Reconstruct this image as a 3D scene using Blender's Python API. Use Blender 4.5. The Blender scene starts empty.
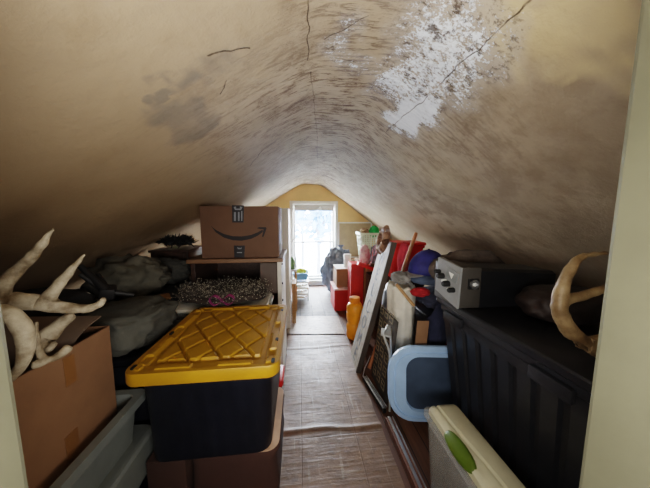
import bpy, bmesh, math, random
import numpy as np
from mathutils import Vector, Matrix, Euler, noise
random.seed(7)
PI = math.pi
C = bpy.context.scene.collection
SC = bpy.context.scene

# ------------------------------------------------------------------ camera model
F = 240.0; H = 1.25
YAW = math.radians(6.15); PIT = math.radians(6.2)
fw = Vector((math.sin(YAW)*math.cos(PIT), math.cos(YAW)*math.cos(PIT), -math.sin(PIT)))
rt = Vector((math.cos(YAW), -math.sin(YAW), 0)); up = rt.cross(fw)
CAM = Vector((0, 0, H))
def ray(px, py): return fw + rt*((px-325)/F) + up*((244-py)/F)
def P(px, py, X=None, Y=None, Z=None):
    d = ray(px, py)
    if X is not None: t = (X-CAM.x)/d.x
    elif Y is not None: t = (Y-CAM.y)/d.y
    else: t = (Z-CAM.z)/d.z
    return CAM + d*t
cd = bpy.data.cameras.new('camera'); cam = bpy.data.objects.new('camera', cd); C.objects.link(cam)
cd.sensor_width = 36; cd.lens = 36*F/650; cd.clip_start = 0.02; cd.clip_end = 300
cam.location = CAM
cam.matrix_world = Matrix.Translation(CAM) @ Matrix((rt, up, -fw)).transposed().to_4x4()
SC.camera = cam

# ------------------------------------------------------------------ materials
def lin(c):
    return tuple(((v/255)/12.92 if v/255 <= .04045 else ((v/255+.055)/1.055)**2.4) for v in c)
class NT:
    def __init__(s, name):
        s.m = bpy.data.materials.new(name); s.m.use_nodes = True
        s.t = s.m.node_tree; s.b = s.t.nodes['Principled BSDF']; s.o = s.t.nodes['Material Output']
    def n(s, typ, **kw):
        x = s.t.nodes.new(typ)
        for k, v in kw.items(): setattr(x, k, v)
        return x
    def set(s, sock, v):
        if isinstance(v, bpy.types.NodeSocket): s.t.links.new(v, sock)
        else:
            if sock.type == 'RGBA' and len(v) == 3: v = (*v, 1)
            sock.default_value = v
    def math(s, op, a, b=0.0, c=0.0, clamp=False):
        x = s.n('ShaderNodeMath', operation=op, use_clamp=clamp)
        for i, v in enumerate((a, b, c)): s.set(x.inputs[i], v)
        return x.outputs[0]
    def vm(s, op, a, b=(0, 0, 0), sc=None):
        x = s.n('ShaderNodeVectorMath', operation=op)
        s.set(x.inputs[0], a); s.set(x.inputs[1], b)
        if sc is not None: s.set(x.inputs['Scale'], sc)
        return x.outputs['Value'] if op in ('DOT_PRODUCT', 'LENGTH', 'DISTANCE') else x.outputs[0]
    def mix(s, f, a, b, mode='MIX'):
        x = s.n('ShaderNodeMix', data_type='RGBA', blend_type=mode)
        s.set(x.inputs[0], f); s.set(x.inputs[6], a); s.set(x.inputs[7], b)
        return x.outputs[2]
    def ramp(s, v, lo, hi):
        x = s.n('ShaderNodeMapRange', interpolation_type='SMOOTHSTEP')
        s.set(x.inputs[0], v); x.inputs[1].default_value = lo; x.inputs[2].default_value = hi
        return x.outputs[0]
    def coord(s, kind='Object'): return s.n('ShaderNodeTexCoord').outputs[kind]
    def noise(s, vec, scale, detail=4, rough=.55, st=None):
        if st: vec = s.vm('MULTIPLY', vec, st)
        x = s.n('ShaderNodeTexNoise'); s.set(x.inputs['Vector'], vec)
        x.inputs['Scale'].default_value = scale; x.inputs['Detail'].default_value = detail; x.inputs['Roughness'].default_value = rough
        return x.outputs['Fac']
    def bump(s, hgt, st=.3, dist=.01):
        x = s.n('ShaderNodeBump'); x.inputs['Strength'].default_value = st; x.inputs['Distance'].default_value = dist
        s.set(x.inputs['Height'], hgt); s.set(s.b.inputs['Normal'], x.outputs[0])

MATS = {}
def M(name, col, rough=.6, var=.12, scale=8, bump=.1, bscale=60, metal=0, stretch=None, spec=.5, trans=0, bdist=.004, col2=None, alpha=1, sheen=0):
    if name in MATS: return MATS[name]
    k = NT(name); c = lin(col); co = k.coord()
    n = k.noise(co, scale, 5, .6, stretch)
    d = lin(col2) if col2 else tuple(v*(1-var*2.2) for v in c)
    u = c if col2 else tuple(min(1, v*(1+var)) for v in c)
    k.set(k.b.inputs['Base Color'], k.mix(k.ramp(n, .3, .7), d, u))
    k.b.inputs['Roughness'].default_value = rough; k.b.inputs['Metallic'].default_value = metal
    k.b.inputs['Specular IOR Level'].default_value = spec
    if trans: k.b.inputs['Transmission Weight'].default_value = trans
    if sheen: k.b.inputs['Sheen Weight'].default_value = sheen
    if alpha < 1: k.b.inputs['Alpha'].default_value = alpha
    if bump: k.bump(k.noise(co, bscale, 4, .6, stretch), bump, bdist)
    MATS[name] = k.m
    return k.m

# ------------------------------------------------------------------ mesh helpers
class MB:
    def __init__(s): s.v = []; s.f = []
    def add(s, v, f):
        b = len(s.v); s.v += [Vector(x) for x in v]; s.f += [tuple(i+b for i in x) for x in f]; return s
    def loft(s, rings, cap0=True, cap1=True, closed=True):
        n = len(rings[0]); v = [p for r in rings for p in r]; f = []
        for i in range(len(rings)-1):
            for j in range(n if closed else n-1):
                k = (j+1) % n
                f.append((i*n+j, i*n+k, (i+1)*n+k, (i+1)*n+j))
        if cap0: f.append(tuple(range(n-1, -1, -1)))
        if cap1: f.append(tuple((len(rings)-1)*n+j for j in range(n)))
        return s.add(v, f)
    def box(s, c, d, rot=(0, 0, 0), bev=0.0, seg=2):
        bm = bmesh.new(); bmesh.ops.create_cube(bm, size=1)
        bmesh.ops.scale(bm, vec=d, verts=bm.verts)
        if bev: bmesh.ops.bevel(bm, geom=bm.edges[:], offset=bev, segments=seg, profile=.6, affect='EDGES')
        m = Matrix.Translation(c) @ Euler(rot).to_matrix().to_4x4()
        bmesh.ops.transform(bm, matrix=m, verts=bm.verts)
        bm.verts.index_update()
        s.add([v.co.copy() for v in bm.verts], [[v.index for v in f.verts] for f in bm.faces]); bm.free(); return s
    def tube(s, path, r, n=8):
        path = [Vector(p) for p in path]; R = r if isinstance(r, (list, tuple)) else [r]*len(path)
        rings = []; t0 = None; a = None
        for i, p in enumerate(path):
            t = (path[min(i+1, len(path)-1)]-path[max(i-1, 0)]).normalized()
            if a is None:
                a = t.orthogonal().normalized()
            else:
                a = (a - t*a.dot(t)).normalized()
            b = t.cross(a)
            rings.append([p + (a*math.cos(2*PI*k/n)+b*math.sin(2*PI*k/n))*R[i] for k in range(n)])
        return s.loft(rings)
    def lathe(s, prof, c=(0, 0, 0), n=24, sx=1, sy=1):
        c = Vector(c)
        return s.loft([[c+Vector((r*sx*math.cos(2*PI*k/n), r*sy*math.sin(2*PI*k/n), z)) for k in range(n)] for r, z in prof])
    def build(s, name, mat, parent=None, smooth=None, recalc=True, mw=None):
        me = bpy.data.meshes.new(name)
        v = s.v if mw is None else [mw @ p for p in s.v]
        me.from_pydata([tuple(p) for p in v], [], s.f); me.update()
        if recalc:
            bm = bmesh.new(); bm.from_mesh(me); bmesh.ops.recalc_face_normals(bm, faces=bm.faces); bm.to_mesh(me); bm.free()
        return link(name, me, mat, parent, smooth)
def link(name, me, mat, parent=None, smooth=None):
    o = bpy.data.objects.new(name, me); C.objects.link(o)
    if mat: me.materials.append(mat)
    if smooth is not None:
        me.polygons.foreach_set('use_smooth', [True]*len(me.polygons))
        if smooth < 180:
            try: me.set_sharp_from_angle(angle=math.radians(smooth))
            except Exception: pass
    if parent:
        o.parent = parent
        if parent.type == 'EMPTY' or True:
            o.matrix_parent_inverse = parent.matrix_basis.inverted()
    return o
def tag(o, label, cat, group=None):
    o['label'] = label; o['category'] = cat
    if group: o['group'] = group
    return o
def thing(name, label, cat, loc=(0, 0, 0), group=None):
    o = bpy.data.objects.new(name, None); C.objects.link(o); o.location = loc
    o.empty_display_size = .05
    return tag(o, label, cat, group)
def struct(o): o['kind'] = 'structure'; return o
def rr(cx, cy, w, d, r, z=0, n=5):
    r = min(r, w/2-1e-4, d/2-1e-4); pts = []
    for (sx, sy, a0) in ((1, 1, 0), (-1, 1, 90), (-1, -1, 180), (1, -1, 270)):
        for k in range(n+1):
            a = math.radians(a0+90*k/n)
            pts.append(Vector((cx+sx*(w/2-r)+r*math.cos(a), cy+sy*(d/2-r)+r*math.sin(a), z)))
    return pts
def tub(mb, cx, cy, w, d, z0, z1, taper=.9, r=.03, wall=.006, lip=.015, liph=.02):
    """open container: one skin from the outer bottom over the rim down to the inner bottom"""
    R = lambda ww, dd, z, rad=r: rr(cx, cy, ww, dd, rad, z)
    tw, td = w-2*lip, d-2*lip
    rings = [R(tw*taper, td*taper, z0), R(tw, td, z1-liph), R(w, d, z1-liph), R(w, d, z1), R(tw-2*wall, td-2*wall, z1),
             R(tw*taper-2*wall, td*taper-2*wall, z0+wall)]
    return mb.loft(rings)
def slab(mb, cx, cy, w, d, z0, z1, r=.02, bev=.006):
    return mb.loft([rr(cx, cy, w-2*bev, d-2*bev, r, z0), rr(cx, cy, w, d, r, z0+bev), rr(cx, cy, w, d, r, z1-bev), rr(cx, cy, w-2*bev, d-2*bev, r, z1)])
def lump(c, d, seed=0, amp=.18, freq=2.2, sub=4, fold=.05, flat=None, rot=(0, 0, 0), power=1.0):
    """a soft heap: sphere pushed about by noise with creases"""
    bm = bmesh.new(); bmesh.ops.create_icosphere(bm, subdivisions=sub, radius=1)
    mb = MB(); off = Vector((seed*7.3, seed*3.1, seed*1.7)); E = Euler(rot).to_matrix()
    vs = []
    for v in bm.verts:
        p = v.co.copy()
        if power != 1: p = Vector([math.copysign(abs(a)**power, a) for a in p])
        q = v.co*freq + off
        k = 1 + amp*noise.fractal(q, 1, 2, 3) + fold*(1-abs(noise.noise(q*1.9+Vector((0, 0, 5))))*4) + fold*.6*(1-abs(noise.noise(q*4.1))*4)
        p = p*k
        p = Vector((p.x*d[0]/2, p.y*d[1]/2, p.z*d[2]/2))
        p = E @ p
        if flat is not None and p.z < flat-c[2]: p.z = flat-c[2] + .002*noise.noise(q)
        vs.append(p+Vector(c))
    bm.verts.index_update()
    mb.add(vs, [[v.index for v in f.verts] for f in bm.faces]); bm.free()
    return mb
def skin(name, verts, edges, radii, mat, parent=None, sub=2, wob=0.0):
    me = bpy.data.meshes.new(name); me.from_pydata([tuple(v) for v in verts], edges, [])
    o = bpy.data.objects.new(name, me); C.objects.link(o)
    s = o.modifiers.new('s', 'SKIN'); 
    for i, r in enumerate(radii): me.skin_vertices[0].data[i].radius = (r, r)
    me.skin_vertices[0].data[0].use_root = True
    b = o.modifiers.new('b', 'SUBSURF'); b.levels = sub; b.render_levels = sub
    dg = bpy.context.evaluated_depsgraph_get()
    m2 = bpy.data.meshes.new_from_object(o.evaluated_get(dg)); m2.name = name
    bpy.data.objects.remove(o)
    if wob:
        for v in m2.vertices: v.co += Vector(v.normal)*wob*noise.noise(v.co*45)
    for p in m2.polygons: p.use_smooth = True
    return link(name, m2, mat, parent)
def smooth_path(pts, k=4):
    pts = [Vector(p) for p in pts]; out = []
    for i in range(len(pts)-1):
        a, b, c, d = pts[max(i-1, 0)], pts[i], pts[i+1], pts[min(i+2, len(pts)-1)]
        for j in range(k):
            t = j/k
            out.append(.5*((2*b)+(c-a)*t+(2*a-5*b+4*c-d)*t*t+(3*b-a-3*c+d)*t**3))
    return out+[pts[-1]]

# ------------------------------------------------------------------ room shell
YN, YF = 0.30, 4.41          # back of the doorway wall, gable wall
XC = 0.22; SL, SR, RR = .66, .76, .12; PEAK = 1.85; FLAT = .10
XL, XR = -1.72, 1.86
def cz(x):
    d = max(0, abs(x-XC)-FLAT); s = SL if x < XC else SR
    return PEAK - s*(math.sqrt(d*d+RR*RR)-RR)
def ceil_pt(px, py):
    d = ray(px, py); t = .2
    for _ in range(4000):
        p = CAM+d*t
        if p.z >= cz(p.x): return p
        t += .003
    return p

# floor
k = NT('floor_boards'); co = k.coord()
w = k.n('ShaderNodeTexBrick'); w.offset = .37
k.set(w.inputs['Vector'], k.vm('MULTIPLY', k.n('ShaderNodeVectorRotate', rotation_type='Z_AXIS').outputs[0], (1, 1, 1)))
vr = [n for n in k.t.nodes if n.bl_idname == 'ShaderNodeVectorRotate'][0]; k.set(vr.inputs['Vector'], co); vr.inputs['Angle'].default_value = PI/2
w.inputs['Scale'].default_value = 1; w.inputs['Brick Width'].default_value = 1.7; w.inputs['Row Height'].default_value = .085
w.inputs['Mortar Size'].default_value = .003
w.inputs['Color1'].default_value = (*lin((112, 78, 58)), 1); w.inputs['Color2'].default_value = (*lin((88, 58, 42)), 1); w.inputs['Mortar'].default_value = (*lin((25, 16, 12)), 1)
g = k.noise(co, 3, 6, .6, (14, 1, 1))
k.set(k.b.inputs['Base Color'], k.mix(k.ramp(g, .3, .75), w.outputs['Color'], k.mix(.5, w.outputs['Color'], lin((50, 32, 24)))))
k.b.inputs['Roughness'].default_value = .5; k.bump(k.math('SUBTRACT', g, k.math('MULTIPLY', w.outputs['Fac'], 2)), .2, .004)
FLOORM = k.m
struct(MB().box((.05, 1.5, -.03), (4.2, 6.4, .06)).build('floor', FLOORM))

# worn floor covering along the aisle, three sheets
def sheet_mat(name, a, b, cgrid, tile, grid=.5, rough=.42):
    k = NT(name); co = k.coord()
    n1 = k.noise(co, 2.2, 6, .65); n2 = k.noise(co, 22, 5, .7); n3 = k.noise(co, 3, 4, .6, (1, 14, 1)); n4 = k.noise(co, 3, 4, .6, (14, 1, 1))
    base = k.mix(k.ramp(n1, .35, .68), lin(a), lin(b))
    base = k.mix(k.math('MULTIPLY', k.ramp(n2, .48, .68), .55), base, lin((74, 58, 46)))
    base = k.mix(k.math('MULTIPLY', k.math('MAXIMUM', k.ramp(n3, .6, .7), k.ramp(n4, .6, .7)), .35), base, lin((176, 164, 148)))
    br = k.n('ShaderNodeTexBrick'); k.set(br.inputs['Vector'], co); br.offset = .0
    br.inputs['Scale'].default_value = 1; br.inputs['Brick Width'].default_value = tile; br.inputs['Row Height'].default_value = tile; br.inputs['Mortar Size'].default_value = .004 if tile > .2 else .009; br.inputs['Mortar Smooth'].default_value = .6
    base = k.mix(k.math('MULTIPLY', br.outputs['Fac'], grid), base, lin(cgrid))
    k.set(k.b.inputs['Base Color'], base)
    k.set(k.b.inputs['Roughness'], k.math('ADD', rough-.1, k.math('MULTIPLY', n2, .3)))
    k.bump(k.math('ADD', k.math('ADD', n2, k.math('MULTIPLY', n3, 1.4)), k.math('MULTIPLY', br.outputs['Fac'], -.5)), .35, .006)
    return k.m
def sheet(name, corners, z, mat, label, creases=(), nx=40, ny=160, wav=.004):
    # corners: near-left, near-right, far-right, far-left
    A, B, Cc, D = [Vector(c) for c in corners]; v = []; f = []
    for j in range(ny+1):
        for i in range(nx+1):
            u, t = i/nx, j/ny
            p = (A*(1-u)+B*u)*(1-t)+(D*(1-u)+Cc*u)*t
            e = .006*noise.noise(Vector((p.y*9, u > .5, 3)))*(abs(u-.5)*2)**6
            zz = z + wav*(noise.noise(p*3)+.6*noise.noise(p*8+Vector((2, 1, 0)))) + wav*1.2
            for (yc, h, s) in creases:
                zz += h*math.exp(-((p.y-yc-.02*noise.noise(Vector((p.x*4, yc, 0))))/.012)**2)
            v.append((p.x+e, p.y, zz)); f
    for j in range(ny):
        for i in range(nx):
            a = j*(nx+1)+i; f.append((a, a+1, a+nx+2, a+nx+1))
    o = MB().add(v, f).build(name, mat, smooth=60, recalc=False)
    tag(o, label, 'floor covering'); return o
F0 = lambda px, py: P(px, py, Z=.005)
a, b_ = P(276, 488, Z=0), P(405, 488, Z=0)
c_, d_ = P(345, 336, Z=0), P(288, 336, Z=0)
near_y = .45
def ext(p, q, y): t = (y-p.y)/(q.y-p.y); return p+(q-p)*t
sheet('floor_sheet', [ext(a, d_, near_y), ext(b_, c_, near_y), c_, d_], .003, sheet_mat('linoleum_near', (124, 97, 76), (96, 75, 60), (70, 55, 45), .31, .3),
      'long worn brown linoleum sheet nearest the doorway, creased across the aisle', [(P(330, 430, Z=0).y, .008, 0), (P(330, 347, Z=0).y, .004, 0)])
sheet('floor_sheet', [P(287, 335, Z=0), P(345, 335, Z=0), P(338, 317, Z=0), P(288, 317, Z=0)], .008, sheet_mat('linoleum_tan', (150, 128, 106), (130, 110, 92), (120, 100, 84), .3, .1),
      'short tan floor piece bridging the two longer sheets in the aisle', nx=30, ny=30)
sheet('floor_sheet', [P(288, 319, Z=0), P(339, 319, Z=0), P(333, 290, Z=0), P(296, 290, Z=0)], .003, sheet_mat('linoleum_grid', (98, 92, 88), (84, 80, 78), (46, 44, 46), .16, .8, .6),
      'square-patterned worn linoleum in front of the window', nx=30, ny=60)

# ceiling
GX, GY = 300, 340
xs = np.linspace(XL, XR, GX); ys = np.linspace(YN-.02, YF+.02, GY)
X2, Y2 = np.meshgrid(xs, ys)
D_ = np.maximum(0, np.abs(X2-XC)-FLAT); S_ = np.where(X2 < XC, SL, SR)
Z2 = PEAK - S_*(np.sqrt(D_**2+RR**2)-RR)
for (a1, fx, fy, ph) in ((.006, 3.1, 2.3, .3), (.004, 5.7, 4.9, 1.7), (.003, 1.3, 8.1, .9), (.003, 9.1, 6.3, 2.2)):
    Z2 = Z2 + a1*np.sin(fx*X2+1.7*np.sin(fy*Y2*.6)+ph)*np.cos(fy*Y2+ph*2)
def poly_mask(pix, soft, wob=.02):
    pts = [ceil_pt(*p) for p in pix]; q = np.array([(p.x, p.y) for p in pts]); n = len(q)
    Xd = X2+wob*np.sin(31*Y2+5*np.sin(17*X2)); Yd = Y2+wob*np.sin(29*X2+4*np.sin(23*Y2))
    ins = np.zeros(X2.shape, bool); dist = np.full(X2.shape, 9.0)
    for i in range(n):
        (x1, y1), (x2, y2) = q[i], q[(i+1) % n]
        cond = ((y1 > Yd) != (y2 > Yd))
        xin = (x2-x1)*(Yd-y1)/((y2-y1) if abs(y2-y1) > 1e-9 else 1e-9)+x1
        ins ^= cond & (Xd < xin)
        L = (x2-x1)**2+(y2-y1)**2+1e-12
        t = np.clip(((Xd-x1)*(x2-x1)+(Yd-y1)*(y2-y1))/L, 0, 1)
        dist = np.minimum(dist, np.hypot(Xd-x1-t*(x2-x1), Yd-y1-t*(y2-y1)))
    sd = np.where(ins, dist, -dist)
    return np.clip(sd/soft*.5+.5, 0, 1)
white = poly_mask([(410, 8), (470, -5), (505, 20), (505, 60), (478, 92), (445, 112), (425, 130), (405, 136), (387, 122), (394, 106), (372, 90), (374, 74), (392, 62), (396, 40)], .10)*.62
white = np.maximum(white, poly_mask([(388, 118), (396, 104), (420, 96), (438, 102), (430, 122), (412, 136), (396, 131)], .035)*1.15)
white = np.maximum(white, poly_mask([(376, 78), (390, 70), (405, 82), (402, 98), (385, 92)], .05)*.8)
white = np.maximum(white, poly_mask([(326, 36), (346, 16), (362, 22), (350, 40), (342, 55), (372, 58), (374, 70), (345, 72), (328, 60)], .06)*.50)
white = np.maximum(white, poly_mask([(395, -30), (520, -30), (500, 10), (470, 20), (420, 22)], .12)*.5)
grey = poly_mask([(143, 110), (163, 102), (182, 94), (204, 96), (217, 108), (219, 124), (205, 138), (182, 145), (168, 142), (158, 132)], .02)*.62
grey = np.maximum(grey, poly_mask([(144, 92), (154, 88), (161, 94), (158, 104), (147, 103)], .012)*1.0)
grey = np.maximum(grey, poly_mask([(153, 74), (170, 76), (176, 90), (166, 95), (156, 86)], .02)*.75)
grey = np.maximum(grey, poly_mask([(176, 74), (200, 64), (206, 82), (190, 90), (180, 88)], .02)*.65)
grey = np.maximum(grey, poly_mask([(198, 55), (216, 36), (232, 48), (246, 66), (226, 72), (206, 80)], .04)*.6)
grey = np.maximum(grey, poly_mask([(365, 150), (392, 130), (400, 145), (380, 165)], .08)*.5)
stain = poly_mask([(440, 40), (500, 60), (560, 62), (620, 70), (645, 120), (640, 230), (560, 245), (470, 225), (410, 190), (430, 140), (470, 110)], .16, .05)*.75
edge_ = poly_mask([(414, 206), (425, 198), (445, 196), (470, 204), (500, 222), (530, 256), (510, 254), (480, 240), (440, 226), (424, 216)], .025, .012)
stain = np.maximum(stain, np.clip(4*edge_*(1-edge_), 0, 1)*1.3)
stain = np.maximum(stain, poly_mask([(412, 204), (440, 196), (470, 204), (520, 236), (540, 262), (480, 248), (440, 230)], .07)*1.1)
light = poly_mask([(500, -20), (655, -20), (655, 95), (600, 72), (560, 66), (520, 62), (500, 30)], .05, .03)
light = np.maximum(light, poly_mask([(560, 82), (605, 62), (610, 66), (566, 86)], .01, .01)*.8)
light = np.maximum(light, poly_mask([(375, 150), (440, 165), (480, 190), (450, 195), (400, 175)], .12)*.35)
lath = np.exp(-((X2-.22)/.52)**2)*np.clip((Y2-.7)/.4, 0, 1)*1.15
lath = np.maximum(lath, poly_mask([(300, -20), (400, -20), (390, 60), (400, 110), (360, 120), (330, 90), (320, 40)], .1)*.9)
lath = np.maximum(lath, np.exp(-((X2-.75)/.35)**2)*np.clip((Y2-1.2)/.5, 0, 1)*.45)
me = bpy.data.meshes.new('ceiling')
idx = np.arange(GX*GY).reshape(GY, GX)
quads = np.stack([idx[:-1, :-1], idx[1:, :-1], idx[1:, 1:], idx[:-1, 1:]], -1).reshape(-1, 4)
me.from_pydata(np.stack([X2, Y2, Z2], -1).reshape(-1, 3).tolist(), [], quads.tolist())
for nm, arr in (('white', white), ('grey', grey), ('stain', stain), ('light', light), ('lath', lath)):
    at = me.attributes.new(nm, 'FLOAT', 'POINT'); at.data.foreach_set('value', arr.astype(np.float32).ravel())
k = NT('old_plaster'); co = k.coord()
A = lambda nm: k.n('ShaderNodeAttribute', attribute_name=nm).outputs['Fac']
n1 = k.noise(co, 1.6, 5, .6); n2 = k.noise(co, 9, 6, .62); n3 = k.noise(co, 45, 5, .65); nf = k.noise(co, 130, 3, .6)
dash = k.noise(co, 7, 7, .74, (1.3, 9, 1.3)); dash2 = k.noise(co, 13, 6, .75, (1.6, 6, 1.6)); blot = k.noise(co, 60, 5, .75, (1, 1.8, 1)); scr = k.noise(co, 34, 7, .8, (1, 1.5, 1))
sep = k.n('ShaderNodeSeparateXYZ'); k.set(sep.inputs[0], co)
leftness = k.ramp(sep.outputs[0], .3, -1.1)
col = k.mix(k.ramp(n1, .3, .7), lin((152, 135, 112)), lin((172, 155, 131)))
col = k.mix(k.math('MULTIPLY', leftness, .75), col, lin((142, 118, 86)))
col = k.mix(k.math('MULTIPLY', k.ramp(n2, .5, .75), .3), col, lin((136, 114, 86)))
col = k.mix(k.math('MULTIPLY', k.math('MULTIPLY', k.ramp(k.noise(co, 4.5, 6, .7), .46, .60), A('lath')), .45), col, lin((118, 100, 82)))
streak = k.noise(k.vm('ADD', co, k.vm('SCALE', k.n('ShaderNodeTexNoise').outputs['Color'], sc=.25)), 3.2, 6, .65, (1, 1.8, 1))
st = k.math('MULTIPLY', A('stain'), k.ramp(k.math('ADD', k.math('MULTIPLY', n2, .45), k.math('MULTIPLY', streak, .55)), .42, .56))
col = k.mix(k.math('MULTIPLY', st, .5), col, lin((112, 96, 76)))
col = k.mix(k.math('MULTIPLY', A('light'), k.math('ADD', .5, k.math('MULTIPLY', n2, .6))), col, lin((196, 174, 130)))
gm = k.ramp(k.math('ADD', A('grey'), k.math('MULTIPLY', k.math('SUBTRACT', n2, .5), .5)), .2, .75)
col = k.mix(k.math('MULTIPLY', gm, .85), col, lin((120, 110, 97)))
# lath burn-through: short dark dashes across the ridge
dm = k.math('MULTIPLY', k.math('MULTIPLY', k.ramp(dash, .51, .59), k.ramp(n2, .30, .48)), A('lath'))
dm = k.math('MAXIMUM', dm, k.math('MULTIPLY', k.math('MULTIPLY', k.ramp(dash2, .54, .62), k.ramp(n2, .45, .58)), A('lath')))
dm = k.math('MAXIMUM', dm, k.math('MULTIPLY', k.math('MULTIPLY', k.ramp(blot, .54, .60), k.ramp(n2, .48, .60)), k.math('MULTIPLY', A('lath'), .9)))
col = k.mix(k.math('MULTIPLY', dm, .85), col, lin((84, 62, 48)))
wn = k.math('ADD', A('white'), k.math('MULTIPLY', k.math('SUBTRACT', k.math('ADD', k.math('MULTIPLY', nf, .35), k.math('MULTIPLY', scr, .75)), .55), 3.0))
wm = k.math('MAXIMUM', k.ramp(wn, .36, .60), .16); wm = k.math('MULTIPLY', wm, k.ramp(A('white'), .08, .45))
hole = k.math('MULTIPLY', k.ramp(k.noise(co, 24, 7, .8, (1, 1.4, 1)), .54, .60), k.ramp(A('white'), .15, .4))
hole = k.math('MULTIPLY', hole, k.ramp(A('white'), .95, .6))
col = k.mix(k.math('MULTIPLY', wm, .86), col, lin((240, 247, 255)))
col = k.mix(k.math('MULTIPLY', hole, .85), col, lin((72, 54, 42)))
# cracks: polylines lying on the plaster
dis = k.vm('SUBTRACT', k.n('ShaderNodeTexNoise').outputs['Color'], (.5, .5, .5))
tn = [n for n in k.t.nodes if n.bl_idname == 'ShaderNodeTexNoise'][-1]; k.set(tn.inputs['Vector'], co); tn.inputs['Scale'].default_value = 14; tn.inputs['Detail'].default_value = 5
pc = k.vm('MULTIPLY', k.vm('ADD', co, k.vm('SCALE', dis, sc=.03)), (1, 1, 0))
CR = [([(308, -6), (308, 58)], .0013), ([(311, 70), (317, 130), (318, 186)], .0011), ([(531, -2), (498, 30), (462, 62), (430, 95)], .0014), ([(430, 95), (386, 131)], .0015),
      ([(325, 37), (346, 28), (368, 14)], .0015), ([(338, 80), (362, 83), (386, 92)], .0015), ([(330, 56), (356, 62)], .0012), ([(208, 55), (226, 48), (250, 45)], .0018),
      ([(278, 190), (296, 178), (320, 176), (340, 183)], .011), ([(250, 165), (262, 150), (276, 141)], .002), ([(222, 92), (227, 80)], .0015)]
dmin = None
for pl, wd in CR:
    q = [ceil_pt(*p) for p in pl]
    for p0, p1 in zip(q[:-1], q[1:]):
        a = Vector((p0.x, p0.y, 0)); b = Vector((p1.x, p1.y, 0)); ab = b-a
        pa = k.vm('SUBTRACT', pc, tuple(a))
        h = k.math('MULTIPLY', k.vm('DOT_PRODUCT', pa, tuple(ab)), 1/ab.length_squared, clamp=True)
        dd = k.math('DIVIDE', k.vm('LENGTH', k.vm('SUBTRACT', pa, k.vm('SCALE', tuple(ab), sc=h))), wd)
        dmin = dd if dmin is None else k.math('MINIMUM', dmin, dd)
ck = k.math('MULTIPLY', k.ramp(dmin, 1.6, .6), k.ramp(n2, .30, .52), clamp=True)
col = k.mix(k.math('MULTIPLY', ck, .85), col, lin((54, 38, 28)))
k.set(k.b.inputs['Base Color'], col); k.b.inputs['Roughness'].default_value = .75; k.b.inputs['Specular IOR Level'].default_value = .25
hg = k.math('ADD', k.math('MULTIPLY', n2, .8), k.math('MULTIPLY', n3, .25))
hg = k.math('SUBTRACT', hg, k.math('MULTIPLY', dm, .8)); hg = k.math('SUBTRACT', hg, k.math('MULTIPLY', ck, .6))
hg = k.math('ADD', hg, k.math('MULTIPLY', k.math('MULTIPLY', dash, .5), A('lath'))); hg = k.math('ADD', hg, k.math('MULTIPLY', wm, .2)); hg = k.math('ADD', hg, k.math('MULTIPLY', gm, .1)); hg = k.math('SUBTRACT', hg, k.math('MULTIPLY', hole, .3))
k.bump(hg, .65, .014)
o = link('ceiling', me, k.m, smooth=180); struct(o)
sd = o.modifiers.new('thick', 'SOLIDIFY'); sd.thickness = .06; sd.offset = 1 if me.polygons[0].normal.z > 0 else -1

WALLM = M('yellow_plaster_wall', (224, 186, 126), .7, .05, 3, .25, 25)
TRIM = M('white_painted_trim', (226, 224, 216), .45, .04, 6, .08, 50)
# gable wall around the window opening (polygon strips)
WX0, WX1 = P(292, 240, Y=YF).x, P(336, 240, Y=YF).x
WZ1, WZ0 = P(313, 203, Y=YF).z, P(313, 279, Y=YF).z
def strip_wall(name, x0, x1, zb, ztop, y0, y1, mat, n=24):
    mb = MB(); rings = []
    for i in range(n+1):
        x = x0+(x1-x0)*i/n; zt = ztop(x) if callable(ztop) else ztop
        rings.append([(x, y0, zb), (x, y1, zb), (x, y1, zt), (x, y0, zt)])
    mb.loft(rings); return mb
wt = lambda x: cz(x)+.03
mb = strip_wall('w', XL-.1, WX0, 0, wt, YF, YF+.14, WALLM)
for args in ((WX1, XR+.1, 0, wt), (WX0, WX1, 0, WZ0), (WX0, WX1, WZ1, wt)):
    t = strip_wall('w', *args[:2], args[2], args[3], YF, YF+.14, WALLM); mb.add(t.v, t.f)
struct(mb.build('wall_far', WALLM))
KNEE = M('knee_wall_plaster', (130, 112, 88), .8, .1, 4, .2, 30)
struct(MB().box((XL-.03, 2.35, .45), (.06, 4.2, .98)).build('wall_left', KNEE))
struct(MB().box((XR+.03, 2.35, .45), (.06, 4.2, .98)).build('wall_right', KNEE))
struct(MB().box(((WX0+WX1)/2+.0, YF-.012, .06), (3.4, .022, .12), bev=.004).build('baseboard_far', TRIM))

# doorway wall (between camera landing and attic): opening edges from the photo
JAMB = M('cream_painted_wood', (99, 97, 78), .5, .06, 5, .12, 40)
YJ0, YJ1 = .22, .29
JR = P(583, 488, Y=YJ1).x; JR2 = P(650, 92, Y=YJ1).x; JL = P(15, 488, Y=YJ1).x
jr = (JR+JR2)/2
NEARW = M('landing_plaster', (190, 180, 156), .7, .06, 4, .15, 30)
mb = MB()
mb.box(((-2.0+JL-.09)/2, (.2+YN)/2, 1.2), (JL-.09+2.0, YN-.2, 2.4))
mb.box(((2.1+jr+.16)/2, (.2+YN)/2, 1.2), (2.1-jr-.16, YN-.2, 2.4))
mb.box(((JL+jr)/2, (.2+YN)/2, 2.2), (jr-JL+.5, YN-.2, .4))
struct(mb.build('wall_near', NEARW))
mb = MB().box((jr+.08, (.19+YN)/2, 1.0), (.16, YN-.19+.01, 2.0), bev=.006)
struct(mb.build('trim_1', JAMB))
mb = MB().box((JL-.045, (.19+YN)/2, 1.0), (.09, YN-.19+.01, 2.0), bev=.006)
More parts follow.
